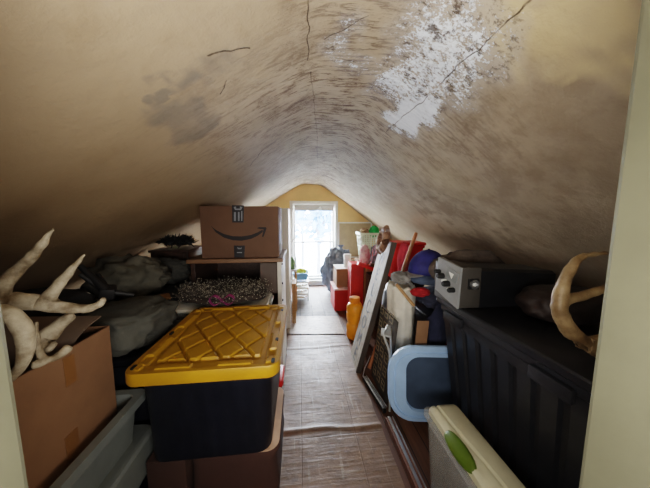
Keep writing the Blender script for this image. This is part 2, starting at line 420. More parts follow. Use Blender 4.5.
struct(mb.build('trim_2', JAMB))
# landing behind the camera
LW = M('landing_wall', (176, 164, 140), .75, .05, 4, .1, 30)
struct(MB().box((-1.35, -.55, 1.2), (.08, 1.5, 2.4)).build('wall_landing_left', LW))
struct(MB().box((1.45, -.55, 1.2), (.08, 1.5, 2.4)).build('wall_landing_right', LW))
struct(MB().box((.05, -1.34, 1.2), (2.9, .08, 2.4)).build('wall_landing_back', LW))
struct(MB().box((.05, -.55, 2.43), (2.9, 1.7, .06)).build('ceiling_landing', LW))

# window
wo = thing('window_1', '', 'window', ((WX0+WX1)/2, YF, WZ0)); del wo['label']; del wo['category']; struct(wo)
def frame(x0, x1, z0, z1, y, w, t, bev=.004, wb=None):
    mb = MB(); wb = wb or w
    mb.box((x0+w/2, y, (z0+z1)/2), (w, t, z1-z0), bev=bev); mb.box((x1-w/2, y, (z0+z1)/2), (w, t, z1-z0), bev=bev)
    mb.box(((x0+x1)/2, y, z1-w/2), (x1-x0-2*w, t, w), bev=bev); mb.box(((x0+x1)/2, y, z0+wb/2), (x1-x0-2*w, t, wb), bev=bev)
    return mb
frame(WX0-.03, WX1+.03, WZ0-.02, WZ1+.035, YF-.012, .05, .03).build('window_casing', TRIM, wo)
frame(WX0, WX1, WZ0, WZ1, YF+.07, .03, .13).build('window_frame', TRIM, wo)
zm = P(313, 242, Y=YF+.06).z
frame(WX0+.03, WX1-.03, zm-.02, WZ1-.03, YF+.09, .035, .03).build('upper_sash', TRIM, wo)
frame(WX0+.03, WX1-.03, WZ0+.03, zm+.02, YF+.055, .035, .03).build('lower_sash', TRIM, wo)
k = NT('window_glass'); tr = k.n('ShaderNodeBsdfTransparent'); gl = k.n('ShaderNodeBsdfGlossy'); gl.inputs['Roughness'].default_value = .02
mx = k.n('ShaderNodeMixShader'); k.set(mx.inputs[0], k.math('ADD', .03, k.math('MULTIPLY', k.noise(k.coord(), 3), .03))); k.t.links.new(tr.outputs[0], mx.inputs[1]); k.t.links.new(gl.outputs[0], mx.inputs[2]); k.t.links.new(mx.outputs[0], k.o.inputs[0])
MB().box(((WX0+WX1)/2, YF+.09, (zm+WZ1)/2), (WX1-WX0-.12, .004, WZ1-zm-.07)).build('upper_pane', k.m, wo)
MB().box(((WX0+WX1)/2, YF+.055, (zm+WZ0)/2), (WX1-WX0-.12, .004, zm-WZ0-.07)).build('lower_pane', k.m, wo)
MB().box(((WX0+WX1)/2-.01, YF-.03, WZ0-.025), (WX1-WX0+.14, .09, .03), bev=.006).build('window_sill', TRIM, wo)
SH = M('roller_shade_cloth', (200, 196, 188), .8, .05, 6, .1, 80)
ro = thing('roller_shade', 'grey roller shade pulled down a little at the top of the window', 'window shade', ((WX0+WX1)/2, YF+.03, WZ1-.03))
MB().tube([(WX0+.035, YF+.03, WZ1-.05), (WX1-.035, YF+.03, WZ1-.05)], .018, 14).build('roller', SH, ro, smooth=40)
zs = P(313, 211, Y=YF+.03).z
mb = MB(); rg = []
for i in range(25):
    x = WX0+.05+(WX1-WX0-.10)*i/24; dz = .015*max(0, 1-abs(i-15)/2.5)
    rg.append([(x, YF+.012, WZ1-.052), (x, YF+.015, WZ1-.052), (x, YF+.019, zs+dz), (x, YF+.016, zs+dz)])
mb.loft(rg).build('shade_cloth', SH, ro)
PAPER = M('white_paper', (238, 238, 232), .7, .03, 10, .05, 40)
xx = P(319, 209, Y=YF).x
o = MB().add([(xx-.06, YF+.006, zs+.01), (xx+.05, YF+.004, zs+.005), (xx+.045, YF-.004, zs+.05), (xx+.02, YF-.008, zs+.085), (xx, YF, zs+.06), (xx-.06, YF+.0055, zs+.012), (xx+.05, YF+.0035, zs+.007), (xx+.045, YF-.0045, zs+.052), (xx+.02, YF-.0085, zs+.087), (xx, YF-.0005, zs+.062)], [(0, 1, 2, 3, 4), (9, 8, 7, 6, 5)]).build('paper_scrap', PAPER)
tag(o, 'small torn white scrap hanging on the grey roller shade', 'paper')

# outside: snow, trees, neighbour house
SNOW = M('snow', (236, 240, 246), .8, .03, .4, .1, 4)
struct(MB().box((0, 34, -3.2), (120, 58, .1)).build('ground_outside', SNOW))
BARK = M('bark', (70, 74, 84), .9, .15, 6, .3, 20); LEAF = M('frosted_leaves', (70, 100, 146), .8, .2, 2, .2, 10)
for i, (px, py, yy, hh, lab) in enumerate(((318, 226, 16, 3.4, 'tall frosted tree outside the window, nearest the middle of the upper pane'), (302, 222, 21, 3.6, 'frosted tree outside, seen toward the left side of the window'), (330, 224, 24, 3.6, 'frosted tree outside, seen toward the right side of the window'))):
    p = P(px, py, Y=yy); t = thing('frosted_tree', lab, 'tree', (p.x, yy, -3.15))
    vs = [(p.x, yy, -3.15), (p.x+.05, yy, -1.2), (p.x, yy, .4), (p.x-.7, yy, 1.2), (p.x+.7, yy+.2, 1.4), (p.x, yy-.3, 2.0)]
    skin('trunk', vs, [(0, 1), (1, 2), (2, 3), (2, 4), (2, 5)], [.16, .13, .1, .05, .05, .04], BARK, t, 1)
    mb = MB(); rnd = random.Random(i)
    for j in range(150):
        q = Vector((rnd.gauss(0, .85), rnd.gauss(0, .6), rnd.gauss(0, .62)))+Vector((p.x, yy, 1.15))
        r = rnd.uniform(.15, .4); e = Euler((rnd.random()*6, rnd.random()*6, 0)).to_matrix()
        mb.add([q+e@Vector(v)*r for v in ((-1, 0, 0), (0, -.6, .1), (1, 0, 0), (0, .6, .1))], [(0, 1, 2, 3)])
    mb.build('crown', LEAF, t, recalc=False)

# ------------------------------------------------------------------ shared materials
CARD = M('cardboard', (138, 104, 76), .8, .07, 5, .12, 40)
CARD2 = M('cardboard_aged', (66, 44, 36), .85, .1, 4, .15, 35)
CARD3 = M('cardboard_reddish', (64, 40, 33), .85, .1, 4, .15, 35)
NAVY = M('dark_navy_plastic', (17, 19, 29), .45, .1, 12, .05, 80)
BLACKP = M('black_plastic', (40, 41, 46), .38, .1, 14, .06, 70)
BLACKR = M('black_plastic_shaded', (30, 31, 35), .38, .1, 14, .06, 70)  # black plastic darkened for the shadow over the large tote's lid
GREYP = M('smoke_grey_plastic', (124, 129, 126), .4, .06, 8, .05, 60)
YEL = M('yellow_plastic', (166, 122, 24), .38, .05, 9, .08, 90, spec=.4)
BONE = M('antler_bone', (196, 184, 160), .6, .1, 22, .6, 70, col2=(112, 94, 68))
BONE2 = M('antler_brown', (160, 136, 100), .5, .1, 16, .5, 60, col2=(104, 80, 52))
WOOD = M('pale_wood', (168, 128, 84), .6, .12, 4, .2, 20, stretch=(1, 1, 12))
DKWOOD = M('dark_wood', (64, 44, 36), .5, .15, 4, .2, 20, stretch=(10, 1, 10))
SHELFW = M('shelf_wood', (126, 94, 68), .55, .15, 4, .2, 20, stretch=(1, 12, 12))
WPAINT = M('white_paint_worn', (220, 214, 202), .5, .07, 6, .12, 30)
DARKF = M('dark_fabric', (46, 45, 44), .95, .2, 7, .5, 60)
OLIVEF = M('olive_grey_fabric', (98, 96, 86), .95, .15, 6, .5, 60)
GREYF = M('grey_canvas', (82, 82, 76), .95, .12, 6, .5, 70)
NAVYF = M('navy_fabric', (40, 44, 66), .95, .2, 6, .5, 70)
RED = M('red_plastic', (212, 40, 34), .45, .08, 6, .08, 60)
REDC = M('red_painted_carton', (178, 30, 26), .5, .08, 5, .1, 40)
STEEL = M('steel_wire', (176, 178, 180), .35, .08, 20, .05, 80, metal=.9)
BLK = M('matte_black', (16, 16, 17), .6, .1, 10, .1, 60)
PINKF = M('pink_fabric', (206, 110, 124), .95, .2, 9, .4, 70)
REDF = M('dark_red_fabric', (128, 30, 36), .95, .2, 9, .4, 70)
GREENF = M('green_cloth', (36, 168, 84), .9, .15, 9, .4, 70)
def clear_mat(name, col, alpha, rough=.25):
    k = NT(name); n = k.noise(k.coord(), 6, 4)
    k.set(k.b.inputs['Base Color'], k.mix(n, lin(col), tuple(v*.85 for v in lin(col))))
    k.b.inputs['Roughness'].default_value = rough; k.b.inputs['Alpha'].default_value = alpha
    return k.m
CLEAR = clear_mat('frosted_clear_plastic', (206, 206, 200), .32)

# ------------------------------------------------------------------ yellow lid tote
LZ = .745
pl_, pr_ = P(126, 374, Z=LZ), P(281, 374, Z=LZ)
pf = P(285, 303.5, Z=LZ); pfl = P(200, 303.5, Z=LZ)
TX0, TX1 = pl_.x, (pr_.x+pf.x)/2
TY0 = pl_.y-.0; TY1 = pf.y
TX0 = pl_.x-.022
TW, TD = TX1-TX0, TY1-TY0; tcx, tcy = (TX0+TX1)/2, (TY0+TY1)/2
BZ = P(200, 459, Y=TY0+.04).z
print('YELLOW', TX0, TX1, TY0, TY1, 'bottom', BZ)
yt = thing('storage_tote', 'large dark tote with a bright yellow snap lid beside the aisle', 'storage tote', (tcx, tcy, BZ))
mb = MB()
tw, td = TW-.06, TD-.06
def body_ring(z, s, rib=0.0):
    pts = []
    base = rr(tcx, tcy, tw*s, td*s, .05, z, 4)
    n = len(base)
    for i in range(n):
        a, b = base[i], base[(i+1) % n]
        L = (b-a).length
        pts.append(a)
        if L > .1:
            nn = 6; nrm = Vector(((b-a).y, -(b-a).x, 0)).normalized()
            for j in range(1, nn*4):
                f = j/(nn*4); inset = rib if (j % 4) in (1, 2) else 0
                pts.append(a.lerp(b, f)-nrm*inset)
    return pts
mb.loft([body_ring(BZ, .955), body_ring(BZ+.02, .96, .0), body_ring(BZ+.03, .962, .003), body_ring(LZ-.10, .99, .003), body_ring(LZ-.09, 1.0, 0), body_ring(LZ-.046, 1.0, 0)])
mb.build('tote_body', NAVY, yt, smooth=35)
# lid: height field with raised rim and a lattice of grooves, turned-down skirt
NXL, NYL = 120, 170
def lid_h(u, v):   # u,v metres from the lid's centre
    ax, ay = TW/2-abs(u), TD/2-abs(v); e = min(ax, ay)
    z = 0
    if e > .052:
        z = -.014
        s = .104
        a = ((u*.9+v*.62)/s) % 1; b = ((u*.9-v*.62)/s) % 1
        ga, gb = min(a, 1-a)*s, min(b, 1-b)*s
        g = min(ga, gb)
        if e > .075: z += .011*min(1, max(0, (g-.004)/.004))
    elif e > .040: z = -.014*(e-.040)/.012
    elif e > .018: z = .0
    else: z = -.004
    if .052 > e > .018 and ((abs(v) % .19) < .05 and ax < ay or (abs(u) % .16) < .045 and ay <= ax): z = -.008
    return z
v = []; f = []
def corner_clamp(u, v):
    r = .045; cx_, cy_ = TW/2-r, TD/2-r
    if abs(u) > cx_ and abs(v) > cy_:
        du, dv = abs(u)-cx_, abs(v)-cy_; d = math.hypot(du, dv); m = max(du, dv)
        if d > 1e-9: kf = m/d; du, dv = du*kf, dv*kf
        return math.copysign(cx_+du, u), math.copysign(cy_+dv, v)
    return u, v
for j in range(NYL+1):
    for i in range(NXL+1):
        u, w_ = TW*(i/NXL-.5), TD*(j/NYL-.5); cu, cv = corner_clamp(u, w_)
        v.append((tcx+cu, tcy+cv, LZ+lid_h(u, w_)))
for j in range(NYL):
    for i in range(NXL):
        a = j*(NXL+1)+i; f.append((a, a+1, a+NXL+2, a+NXL+1))
bord = [i for i in range(NXL+1)]+[j*(NXL+1)+NXL for j in range(1, NYL+1)]+[NYL*(NXL+1)+i for i in range(NXL-1, -1, -1)]+[j*(NXL+1) for j in range(NYL-1, 0, -1)]
prev = bord
for (dz, s) in ((-.008, 1.006), (-.042, 1.008), (-.048, 1.0), (-.048, .93), (-.03, .925)):
    nb = []
    for q in bord:
        x, y, z = v[q]; nb.append(len(v)); v.append((tcx+(x-tcx)*s, tcy+(y-tcy)*(1+(s-1)*TW/TD), LZ+dz))
    for i in range(len(bord)):
        kx = (i+1) % len(bord); f.append((prev[i], nb[i], nb[kx], prev[kx]))
    prev = nb
f.append(tuple(prev))
MB().add(v, f).build('tote_lid', YEL, yt, smooth=28)
for (px, py) in ((133, 367), (274, 366), (276, 339), (279, 310), (167, 333), (196, 308)):
    q = P(px, py, Z=LZ); qx = TX0+.022 if q.x < tcx else TX1-.022
    slab(MB(), qx, min(max(q.y, TY0+.028), TY1-.028), .012, .026, LZ-.004, LZ+.0008, .005, .0002).build('lid_slot', BLK, yt)

# boxes under the yellow tote
bt = BZ-.002
bx1 = P(277, 449, Z=bt).x
def carton(name, label, x0, x1, y0, y1, z0, z1, mat, bev=.006, seam=True, tape=None, group=None):
    t = thing(name, label, 'cardboard box', ((x0+x1)/2, (y0+y1)/2, z0), group)
    MB().box(((x0+x1)/2, (y0+y1)/2, (z0+z1)/2-.002), (x1-x0, y1-y0, z1-z0-.004), bev=bev).build('box_body', mat, t, smooth=30)
    if seam:
        cx = (x0+x1)/2
        MB().box(((x0+cx)/2-.001, (y0+y1)/2, z1-.002), (cx-x0-.006, y1-y0-.004, .004)).build('top_flap', mat, t)
        MB().box(((x1+cx)/2+.001, (y0+y1)/2, z1-.002), (x1-cx-.006, y1-y0-.004, .004)).build('top_flap', mat, t)
    if tape: tape(t)
    return t
yb = TY0+.047
xm = P(187, 470, Y=yb).x
t = thing('cardboard_box', 'worn brown cardboard box with rounded corner under the yellow-lidded tote, edge at aisle', 'cardboard box', (xm, yb, 0))
yfar = P(281, 386, Z=bt).y
mb = MB(); x0, x1 = xm+.004, bx1
cx, cy, w_, d_2 = (x0+x1)/2, (yb+yfar)/2, x1-x0, yfar-yb
mb.loft([rr(cx, cy, w_-.02, d_2-.01, .02, .002), rr(cx+.004, cy, w_+.004, d_2, .03, .2), rr(cx, cy, w_-.01, d_2-.005, .04, bt-.05), rr(cx+.004, cy, w_+.012, d_2, .045, bt-.02), rr(cx, cy, w_, d_2, .045, bt-.004)])
mb.build('box_body', CARD3, t, smooth=40)
slab(MB(), cx+.003, cy, w_+.006, d_2, bt-.0035, bt, .045, .001).build('top_flap', M('window_lit_card', (186, 150, 122), .75, .12, 8, .2, 30), t)  # box top painted paler for the window light falling on it
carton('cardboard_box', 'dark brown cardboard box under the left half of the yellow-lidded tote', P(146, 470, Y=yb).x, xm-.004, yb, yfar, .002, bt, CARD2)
t = thing('storage_box', 'red plastic box under the far end of the yellow-lidded tote', 'storage box', (tcx, TY1-.15, 0))
slab(MB(), tcx, (yfar+TY1)/2+.01, TW*.80, TY1-yfar-.03, .002, bt-.035, .03).build('box_body', RED, t, smooth=40)
slab(MB(), tcx+.005, (yfar+TY1)/2+.01, TW*.90, TY1-yfar-.015, bt-.033, bt, .03).build('box_lid', RED, t, smooth=40)

# ------------------------------------------------------------------ left foreground: cardboard box with antlers over grey totes
CX1 = -.66
cf = P(110, 326, X=CX1); cn = P(8, 383, X=CX1)
cz1 = (cf.z+cn.z)/2; cy0, cy1 = .42, cf.y
print('CARTON', cf, cn)
rim = P(135, 403, X=CX1+.075); rim2 = P(75, 470, X=CX1+.075)
gz = rim.z; print('GREYRIM', rim, rim2)
cbot = gz-.16
ct = thing('cardboard_box', 'open tan cardboard box holding antlers, standing in the grey tote by the doorway', 'cardboard box', (CX1-.2, (cy0+cy1)/2, cbot))
mb = MB(); cw = .42
tub(mb, CX1-cw/2, (cy0+cy1)/2, cw, cy1-cy0, cbot, cz1, .995, .004, .005, .0005, .01)
mb.build('box_body', CARD, ct)
# curved flap inside the far end
q0, q1 = P(62, 370, X=CX1-.02), P(104, 314, X=CX1-.03)
mb = MB(); rg = []
for i in range(9):
    s = i/8; y = cy1-.01-.12*s-.03*math.sin(s*PI); z = cz1+.035-.09*s+.015*math.sin(s*PI)
    rg.append([(CX1-.02, y, z), (CX1-.02, y+.004, z+.004), (CX1-cw+.05, y+.004, z+.015), (CX1-cw+.05, y, z+.012)])
mb.loft(rg).build('box_flap', M('cardboard_grey_side', (120, 104, 90), .85, .08, 5, .1, 30), ct, smooth=30)
TP = M('packing_tape', (140, 100, 62), .3, .05, 8, .05, 40)
for (pa, pb) in (((62, 356), (77, 383)), ((64, 435), (81, 460))):
    a, b = P(*pa, X=CX1), P(*pb, X=CX1)
    MB().box((CX1+.0008, (a.y+b.y)/2, (a.z+b.z)/2), (.0012, abs(b.y-a.y), abs(a.z-b.z)*.8)).build('packing_tape', TP, ct)
# grey totes
gx1 = CX1+.075; gx0 = gx1-.56; gy1 = cy1+.05; gy0 = .335
t = thing('storage_tote', 'upper grey plastic tote around the base of the antler box', 'storage tote', ((gx0+gx1)/2, (gy0+gy1)/2, gz-.26))
tub(MB(), (gx0+gx1)/2, (gy0+gy1)/2, gx1-gx0, gy1-gy0, cbot-.008, gz, .95, .025, .005, .022, .03).build('tote_body', GREYP, t, smooth=40)
g2 = P(146, 466, X=gx1+.0)
t = thing('storage_tote', 'lower grey plastic tote with lid, beneath the one holding the antler box', 'storage tote', ((gx0+gx1)/2, (gy0+gy1)/2, 0))
z2 = min(g2.z, cbot-.012); print('GREY2', g2, cbot)
tub(MB(), (gx0+gx1)/2, (gy0+gy1)/2+.02, gx1-gx0-.02, gy1-gy0, .002, z2-.022, .9, .05, .005, .02, .03).build('tote_body', GREYP, t, smooth=40)
slab(MB(), (gx0+gx1)/2+.005, (gy0+gy1)/2+.025, gx1-gx0+.01, gy1-gy0+.01, z2-.02, cbot-.009, .05, .008).build('tote_lid', GREYP, t, smooth=40)

# antlers in the box: points on the plane of each antler
def antler(name, label, branches, mat, thick):
    """branches: lists of (px, py, depthY, radius); a branch after the first starts at the nearest existing joint"""
    vs = []; es = []; rs = []
    for bi, br in enumerate(branches):
        pts = [P(b[0], b[1], Y=b[2]) for b in br]; rad = [b[3]*thick for b in br]
        sp = smooth_path(pts, 3); sr = list(np.interp(np.linspace(0, len(pts)-1, len(sp)), range(len(pts)), rad))
        start = None
        if bi:
            j = min(range(len(vs)), key=lambda i: (vs[i]-sp[0]).length); start = j; sp, sr = sp[1:], sr[1:]
        prev = start
        for p, r in zip(sp, sr):
            vs.append(p); rs.append(r)
            if prev is not None: es.append((prev, len(vs)-1))
            prev = len(vs)-1
    o = skin(name, vs, es, rs, mat, None, 2, .0032)
    tag(o, label, 'antler'); return o
Ya = .66
antler('antler', 'large pale antler with tall forked tines on top of the open tan box',
       [[(-30, 322, Ya-.05, .020), (-8, 305, Ya-.03, .022), (20, 301, Ya, .021), (48, 304, Ya+.02, .018), (75, 309, Ya+.04, .013), (97, 306, Ya+.05, .009), (104, 298, Ya+.05, .007)],
        [(-4, 303, Ya-.03, .020), (3, 286, Ya-.02, .016), (20, 268, Ya, .013), (38, 250, Ya, .010), (48, 236, Ya+.01, .006), (54, 229, Ya+.01, .003)],
        [(46, 303, Ya+.02, .017), (54, 291, Ya+.02, .013), (66, 276, Ya+.03, .010), (78, 262, Ya+.03, .006), (85, 254, Ya+.03, .003)]], BONE, 1.12)
pts = [P(x, y, Y=.5) for x, y in ((-14, 309), (2, 311), (15, 318), (24, 332), (26, 348), (22, 364), (12, 377), (0, 385), (-12, 388))]
sp = smooth_path(pts, 6); nr_ = len(sp)
rad = [.0145*(.55+.45*math.sin(PI*min(1, (i_+3)/(nr_*.75))))*(1+.10*noise.noise(Vector((i_*.35, 0, 0)))) for i_ in range(nr_)]
o = MB().tube(sp, rad, 14).build('antler', BONE, smooth=180)
tag(o, 'curved pale antler at the near corner of the tan box, curling by the doorway', 'antler')
antler('antler', 'short knobbly antler lying across the rim of the open tan box',
       [[(30, 366, .60, .011), (46, 361, .62, .011), (58, 356, .64, .012), (70, 346, .66, .012)], [(44, 361, .62, .010), (38, 346, .63, .009), (36, 330, .63, .007), (37, 322, .63, .004)]], BONE, .8)
antler('skull_plate', 'bleached bone skull plate between the antlers in the tan box',
       [[(30, 352, .66, .030), (46, 338, .68, .030), (62, 322, .71, .020), (74, 314, .73, .012)], [(40, 344, .67, .02), (48, 350, .66, .012), (54, 342, .66, .008)]], BONE, .85)['category'] = 'skull'
# small dark packet inside
q = P(57, 327, Y=.70)
t = tag(MB().box(q, (.03, .004, .02), (.2, 0, .3), bev=.001).build('dark_tag', BLK), 'small black tag tucked behind the antlers in the tan box', 'tag')

# ------------------------------------------------------------------ left pile in the dark
# dark navy tub standing behind the antler box, against yellow tote
nx1 = TX0-.02; 
t = thing('storage_tote', 'dark navy tub in the shadow between the antler box and yellow-lidded tote', 'storage tote', (nx1-.22, 1.3, 0))
tub(MB(), nx1-.22, 1.165, .44, .38, .002, .66, .92, .05, .006, .02, .03).build('tote_body', NAVY, t, smooth=40)
slab(MB(), nx1-.22, 1.165, .445, .385, .662, .69, .05).build('tote_lid', NAVY, t, smooth=40)
def soft(name, label, cat, c, d, mat, seed, zflat, amp=.16, freq=2.0, fold=.04, rot=(0, 0, 0), power=1.0, group=None, sub=4):
    o = lump(c, d, seed, amp, freq, sub, fold, zflat, rot, power).build(name, mat, smooth=180)
    return tag(o, label, cat, group)
c = P(128, 322, Y=1.15)
soft('canvas_bag', 'folded grey canvas bag slumped over the navy tub', 'bag', (c.x, c.y, .77), (.31, .36, .17), GREYF, 3, .692, .12, 1.8, .07, power=.62)
t = thing('storage_tote', 'low black bin under the heap of jackets beside the sloping ceiling', 'storage tote', (-1.07, 1.75, 0))
tub(MB(), -1.07, 1.72, .50, .62, .002, .72, .95, .05, .006, .02, .03).build('tote_body', BLACKP, t, smooth=40)
slab(MB(), -1.07, 1.72, .51, .63, .722, .75, .05).build('tote_lid', BLACKP, t, smooth=40)
c = P(146, 276, Y=1.62)
soft('jacket', 'olive grey jacket bundled with crinkled folds on the black bin', 'jacket', (c.x-.10, 1.62, .87), (.40, .34, .27), OLIVEF, 5, .752, .22, 2.8, .11)
c = P(108, 276, Y=1.66)
soft('jacket', 'dark grey jacket heaped next to the olive one', 'jacket', (-1.02, 1.935, .84), (.34, .22, .20), M('charcoal_fabric', (74, 74, 70), .95, .2, 7, .5, 60), 9, .752, .2, 2.6, .10)
t = thing('cardboard_box', 'dark carton under the roof slope behind the antlers', 'cardboard box', (-1.15, 1.25, 0))
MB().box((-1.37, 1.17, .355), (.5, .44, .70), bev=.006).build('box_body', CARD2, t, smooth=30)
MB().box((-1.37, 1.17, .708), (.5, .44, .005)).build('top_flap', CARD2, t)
soft('duffel_bag', 'dark duffel bag lying on the carton under the left roof slope', 'bag', (-1.22, 1.17, .81), (.40, .40, .2), DARKF, 12, .713, .14, 2.0, .08, power=.8)
# black folded tripod-like stand
bt_ = thing('camera_tripod', 'black folded tripod lying on the dark bags', 'tripod', P(95, 282, Y=1.18))
a, b = P(80, 266, Y=1.02), P(106, 290, Y=1.02)
MB().tube([a, a.lerp(b, .5), b], [.010, .013, .020], 10).build('leg', BLK, bt_, smooth=40)
MB().tube([P(80, 274, Y=1.0), P(106, 292, Y=1.03)], [.008, .012], 10).build('leg', BLK, bt_, smooth=40)
MB().tube([P(98, 274, Y=1.06), P(108, 291, Y=1.035)], [.008, .012], 10).build('leg', BLK, bt_, smooth=40)
MB().box(P(108, 292, Y=1.03), (.05, .05, .05), (.3, .2, .5), bev=.012).build('head', BLK, bt_, smooth=40)
MB().tube([P(112, 292, Y=1.03), P(134, 295, Y=1.06)], [.012, .007], 10).build('handle', BLK, bt_, smooth=40)
# wooden board edge
a, b = P(158, 302, Y=1.72), P(188, 288, Y=1.72)
q = P(173, 295, Y=1.5)
o = MB().box((q.x-.17, q.y-.03, q.z-.02), (.30, .10, .016), (0, -.0, .55), bev=.003).build('wood_board', WOOD); tag(o, 'pale wooden board poking out beside the jackets', 'board')
# low dark dresser with black garland
gy = 2.1
p0, p1 = P(160, 250, Y=gy), P(199, 290, Y=gy)
t = thing('wooden_chest', 'dark wooden chest in the shadow behind the jackets', 'chest', (-1.0, gy+.2, 0))
dx0, dx1 = P(150, 250, Y=gy).x, -.93
MB().box(((dx0+dx1)/2, gy+.17, p0.z/2-.01), (dx1-dx0, .34, p0.z-.03), bev=.006).build('chest_body', DKWOOD, t)
MB().box(((dx0+dx1)/2, gy+.17, p0.z-.012), (dx1-dx0+.02, .36, .02), bev=.004).build('chest_top', DKWOOD, t)
for i in range(3):
    fx = (dx0+dx1)/2; fz = .15+i*(p0.z-.12)/3+.1
    d = MB().box((fx, gy-.008, fz), (dx1-dx0-.05, .014, (p0.z-.16)/3), bev=.003).build('drawer', DKWOOD, t)
    MB().lathe([(.001, 0), (.012, .004), (.012, .012), (.001, .016)], (0, 0, 0), 12).build('knob', STEEL, d, mw=Matrix.Translation((fx, gy-.015, fz)) @ Matrix.Rotation(PI/2, 4, 'X'))
mb = MB(); rnd = random.Random(4); zz = p0.z+.036
path = [(P(164, 244, Y=gy+.1).x+.012*i, gy+.08+.01*math.sin(i), zz+.022+.012*math.sin(i*.9)) for i in range(20)]
mb.tube(path, .022, 8)
for i in range(420):
    q = Vector(random.choice(path)); e = Vector((rnd.uniform(-1, 1), rnd.uniform(-1, 1), rnd.uniform(-.35, 1))).normalized()
    s = e.orthogonal().normalized()*.004; L = rnd.uniform(.04, .085)
    mb.add([q-s, q+s, q+e*L*.7+s*1.2, q+e*L, q+e*L*.7-s*1.2], [(0, 1, 2, 3, 4)])
o = mb.build('garland', BLK, recalc=False); tag(o, 'black spiky garland heaped on the dark chest beside the delivery box', 'garland')
# pale cards at the eaves
for i, (px, py, w_, h_, rz, lab) in enumerate(((114, 254, .05, .03, .2, 'small white card lying at the eaves above the duffel'), (150, 246, .09, .03, -.1, 'long white paper slip at the eaves nearer the black garland'))):
    pass

# ------------------------------------------------------------------ desk, wreath bin, delivery box
DY0 = 1.75
dl, dr = P(186, 262, Y=DY0), P(283, 262, Y=DY0)
dz = P(240, 259, Y=DY0).z
print('DESK', dl, dr, dz)
dk = thing('desk', 'old wooden desk with white painted end panel, delivery box on top', 'desk', ((dl.x+dr.x)/2, DY0+.3, 0))
DD = .52
MB().box(((dl.x+dr.x)/2, DY0+DD/2, dz-.014), (dr.x-dl.x, DD, .028), bev=.004).build('desk_top', SHELFW, dk)
px_r = P(276, 280, Y=DY0+.03).x
MB().box((dr.x-.03, DY0+DD/2+.01, (dz-.03)/2), (.03, DD-.04, dz-.032), bev=.003).build('end_panel', WPAINT, dk)
MB().box((dl.x+.03, DY0+DD/2+.01, (dz-.03)/2), (.03, DD-.04, dz-.032), bev=.003).build('end_panel', DKWOOD, dk)
MB().box(((dl.x+dr.x)/2, DY0+DD-.03, (dz-.03)/2), (dr.x-dl.x-.1, .02, dz-.032)).build('back_panel', DKWOOD, dk)
# drawer pedestal front on the right under the top
MB().box((dr.x-.115, DY0+.10, dz-.17), (.13, .02, .24), bev=.003).build('drawer_front', M('dusk_panel', (92, 78, 70), .6, .12, 5, .1, 30), dk)
for (yy, z_) in ((DY0+.05, dz-.05), (DY0+.05, dz-.20), (DY0+.05, dz-.33)):
    mb = MB(); mb.lathe([(.001, 0), (.009, .002), (.009, .008), (.001, .011)], (0, 0, 0), 12)
    mb.build('bolt_cap', BLK, dk, mw=Matrix.Translation((dr.x-.0155, yy, z_)) @ Matrix.Rotation(PI/2, 4, 'Y'))
# clear bin with pale lid
wz = P(225, 301, Y=1.56).z
wb0, wb1 = P(176, 300, Y=1.56).x, P(270, 300, Y=1.56).x
wz = max(wz, .70)
t = thing('storage_bin', 'frosted clear bin with pale lid holding the flower wreath, half under the desk', 'storage bin', ((wb0+wb1)/2, 1.72, 0))
print('WREATHBIN', wb0, wb1, wz)
wcx, ww = (wb0+wb1)/2, wb1-wb0
wy0, wy1 = TY1+.02, DY0-.012
tub(MB(), wcx, (wy0+wy1)/2, ww-.03, wy1-wy0-.02, .30, wz-.022, .92, .04, .004, .014, .02).build('bin_body', CLEAR, t, smooth=40)
slab(MB(), wcx, (wy0+wy1)/2, ww, wy1-wy0, wz-.02, wz, .04, .007).build('bin_lid', M('pale_lid', (226, 224, 214), .4, .05, 8, .05, 60), t, smooth=40)
MB().box((wb1+.006, (wy0+wy1)/2, wz-.012), (.02, .16, .024), bev=.006).build('lid_latch', M('pale_lid_clip', (208, 214, 216), .4, .05, 8, .05, 60), t, smooth=40)
carton('cardboard_box', 'plain cardboard box supporting the clear wreath bin', wb0+.06, wb1-.05, wy0+.02, wy1-.02, .002, .298, CARD2)
# wreath: twig ring with white berries and purple ribbon
wr = thing('flower_wreath', 'dried twig wreath dotted with tiny white flowers and a purple ribbon', 'wreath', (wcx, (wy0+wy1)/2, wz))
rnd = random.Random(11); wc = Vector((P(229, 287, Y=1.66).x, (wy0+wy1)/2-.0, wz+.012)); A_, B_ = ww*.42, .145
ring = []
for i in range(48):
    a = 2*PI*i/48; ring.append(wc+Vector((A_*math.cos(a), B_*math.sin(a), .03+.008*math.sin(5*a))))
mb = MB(); mb.tube(ring+[ring[0]], .022, 8); mb.build('twig_ring', M('twig_brown', (52, 42, 36), .9, .2, 30, .4, 80), wr, smooth=60)
mt = MB(); mf = MB()
for i in range(4200):
    q = wc+(random.choice(ring)-wc)*rnd.uniform(.45, 1.05); e = Vector((rnd.gauss(0, 1), rnd.gauss(0, 1), abs(rnd.gauss(.5, 1)))).normalized()
    L = rnd.uniform(.02, .095); tip = q+e*L
    tip.z = min(tip.z, dz-.035 if tip.y > DY0-.02 else 9); tip.z = max(tip.z, wz+.004)
    s = e.orthogonal().normalized()*.0014
    mt.add([q-s, q+s, tip+s*.5, tip-s*.5], [(0, 1, 2, 3)])
    if i % 2 == 0:
        r = rnd.uniform(.0022, .0042)
        mf.add([tip+Vector(x)*r for x in ((1, 0, 0), (-1, 0, 0), (0, 1, 0), (0, -1, 0), (0, 0, 1), (0, 0, -1))], [(0, 2, 4), (2, 1, 4), (1, 3, 4), (3, 0, 4), (2, 0, 5), (1, 2, 5), (3, 1, 5), (0, 3, 5)])
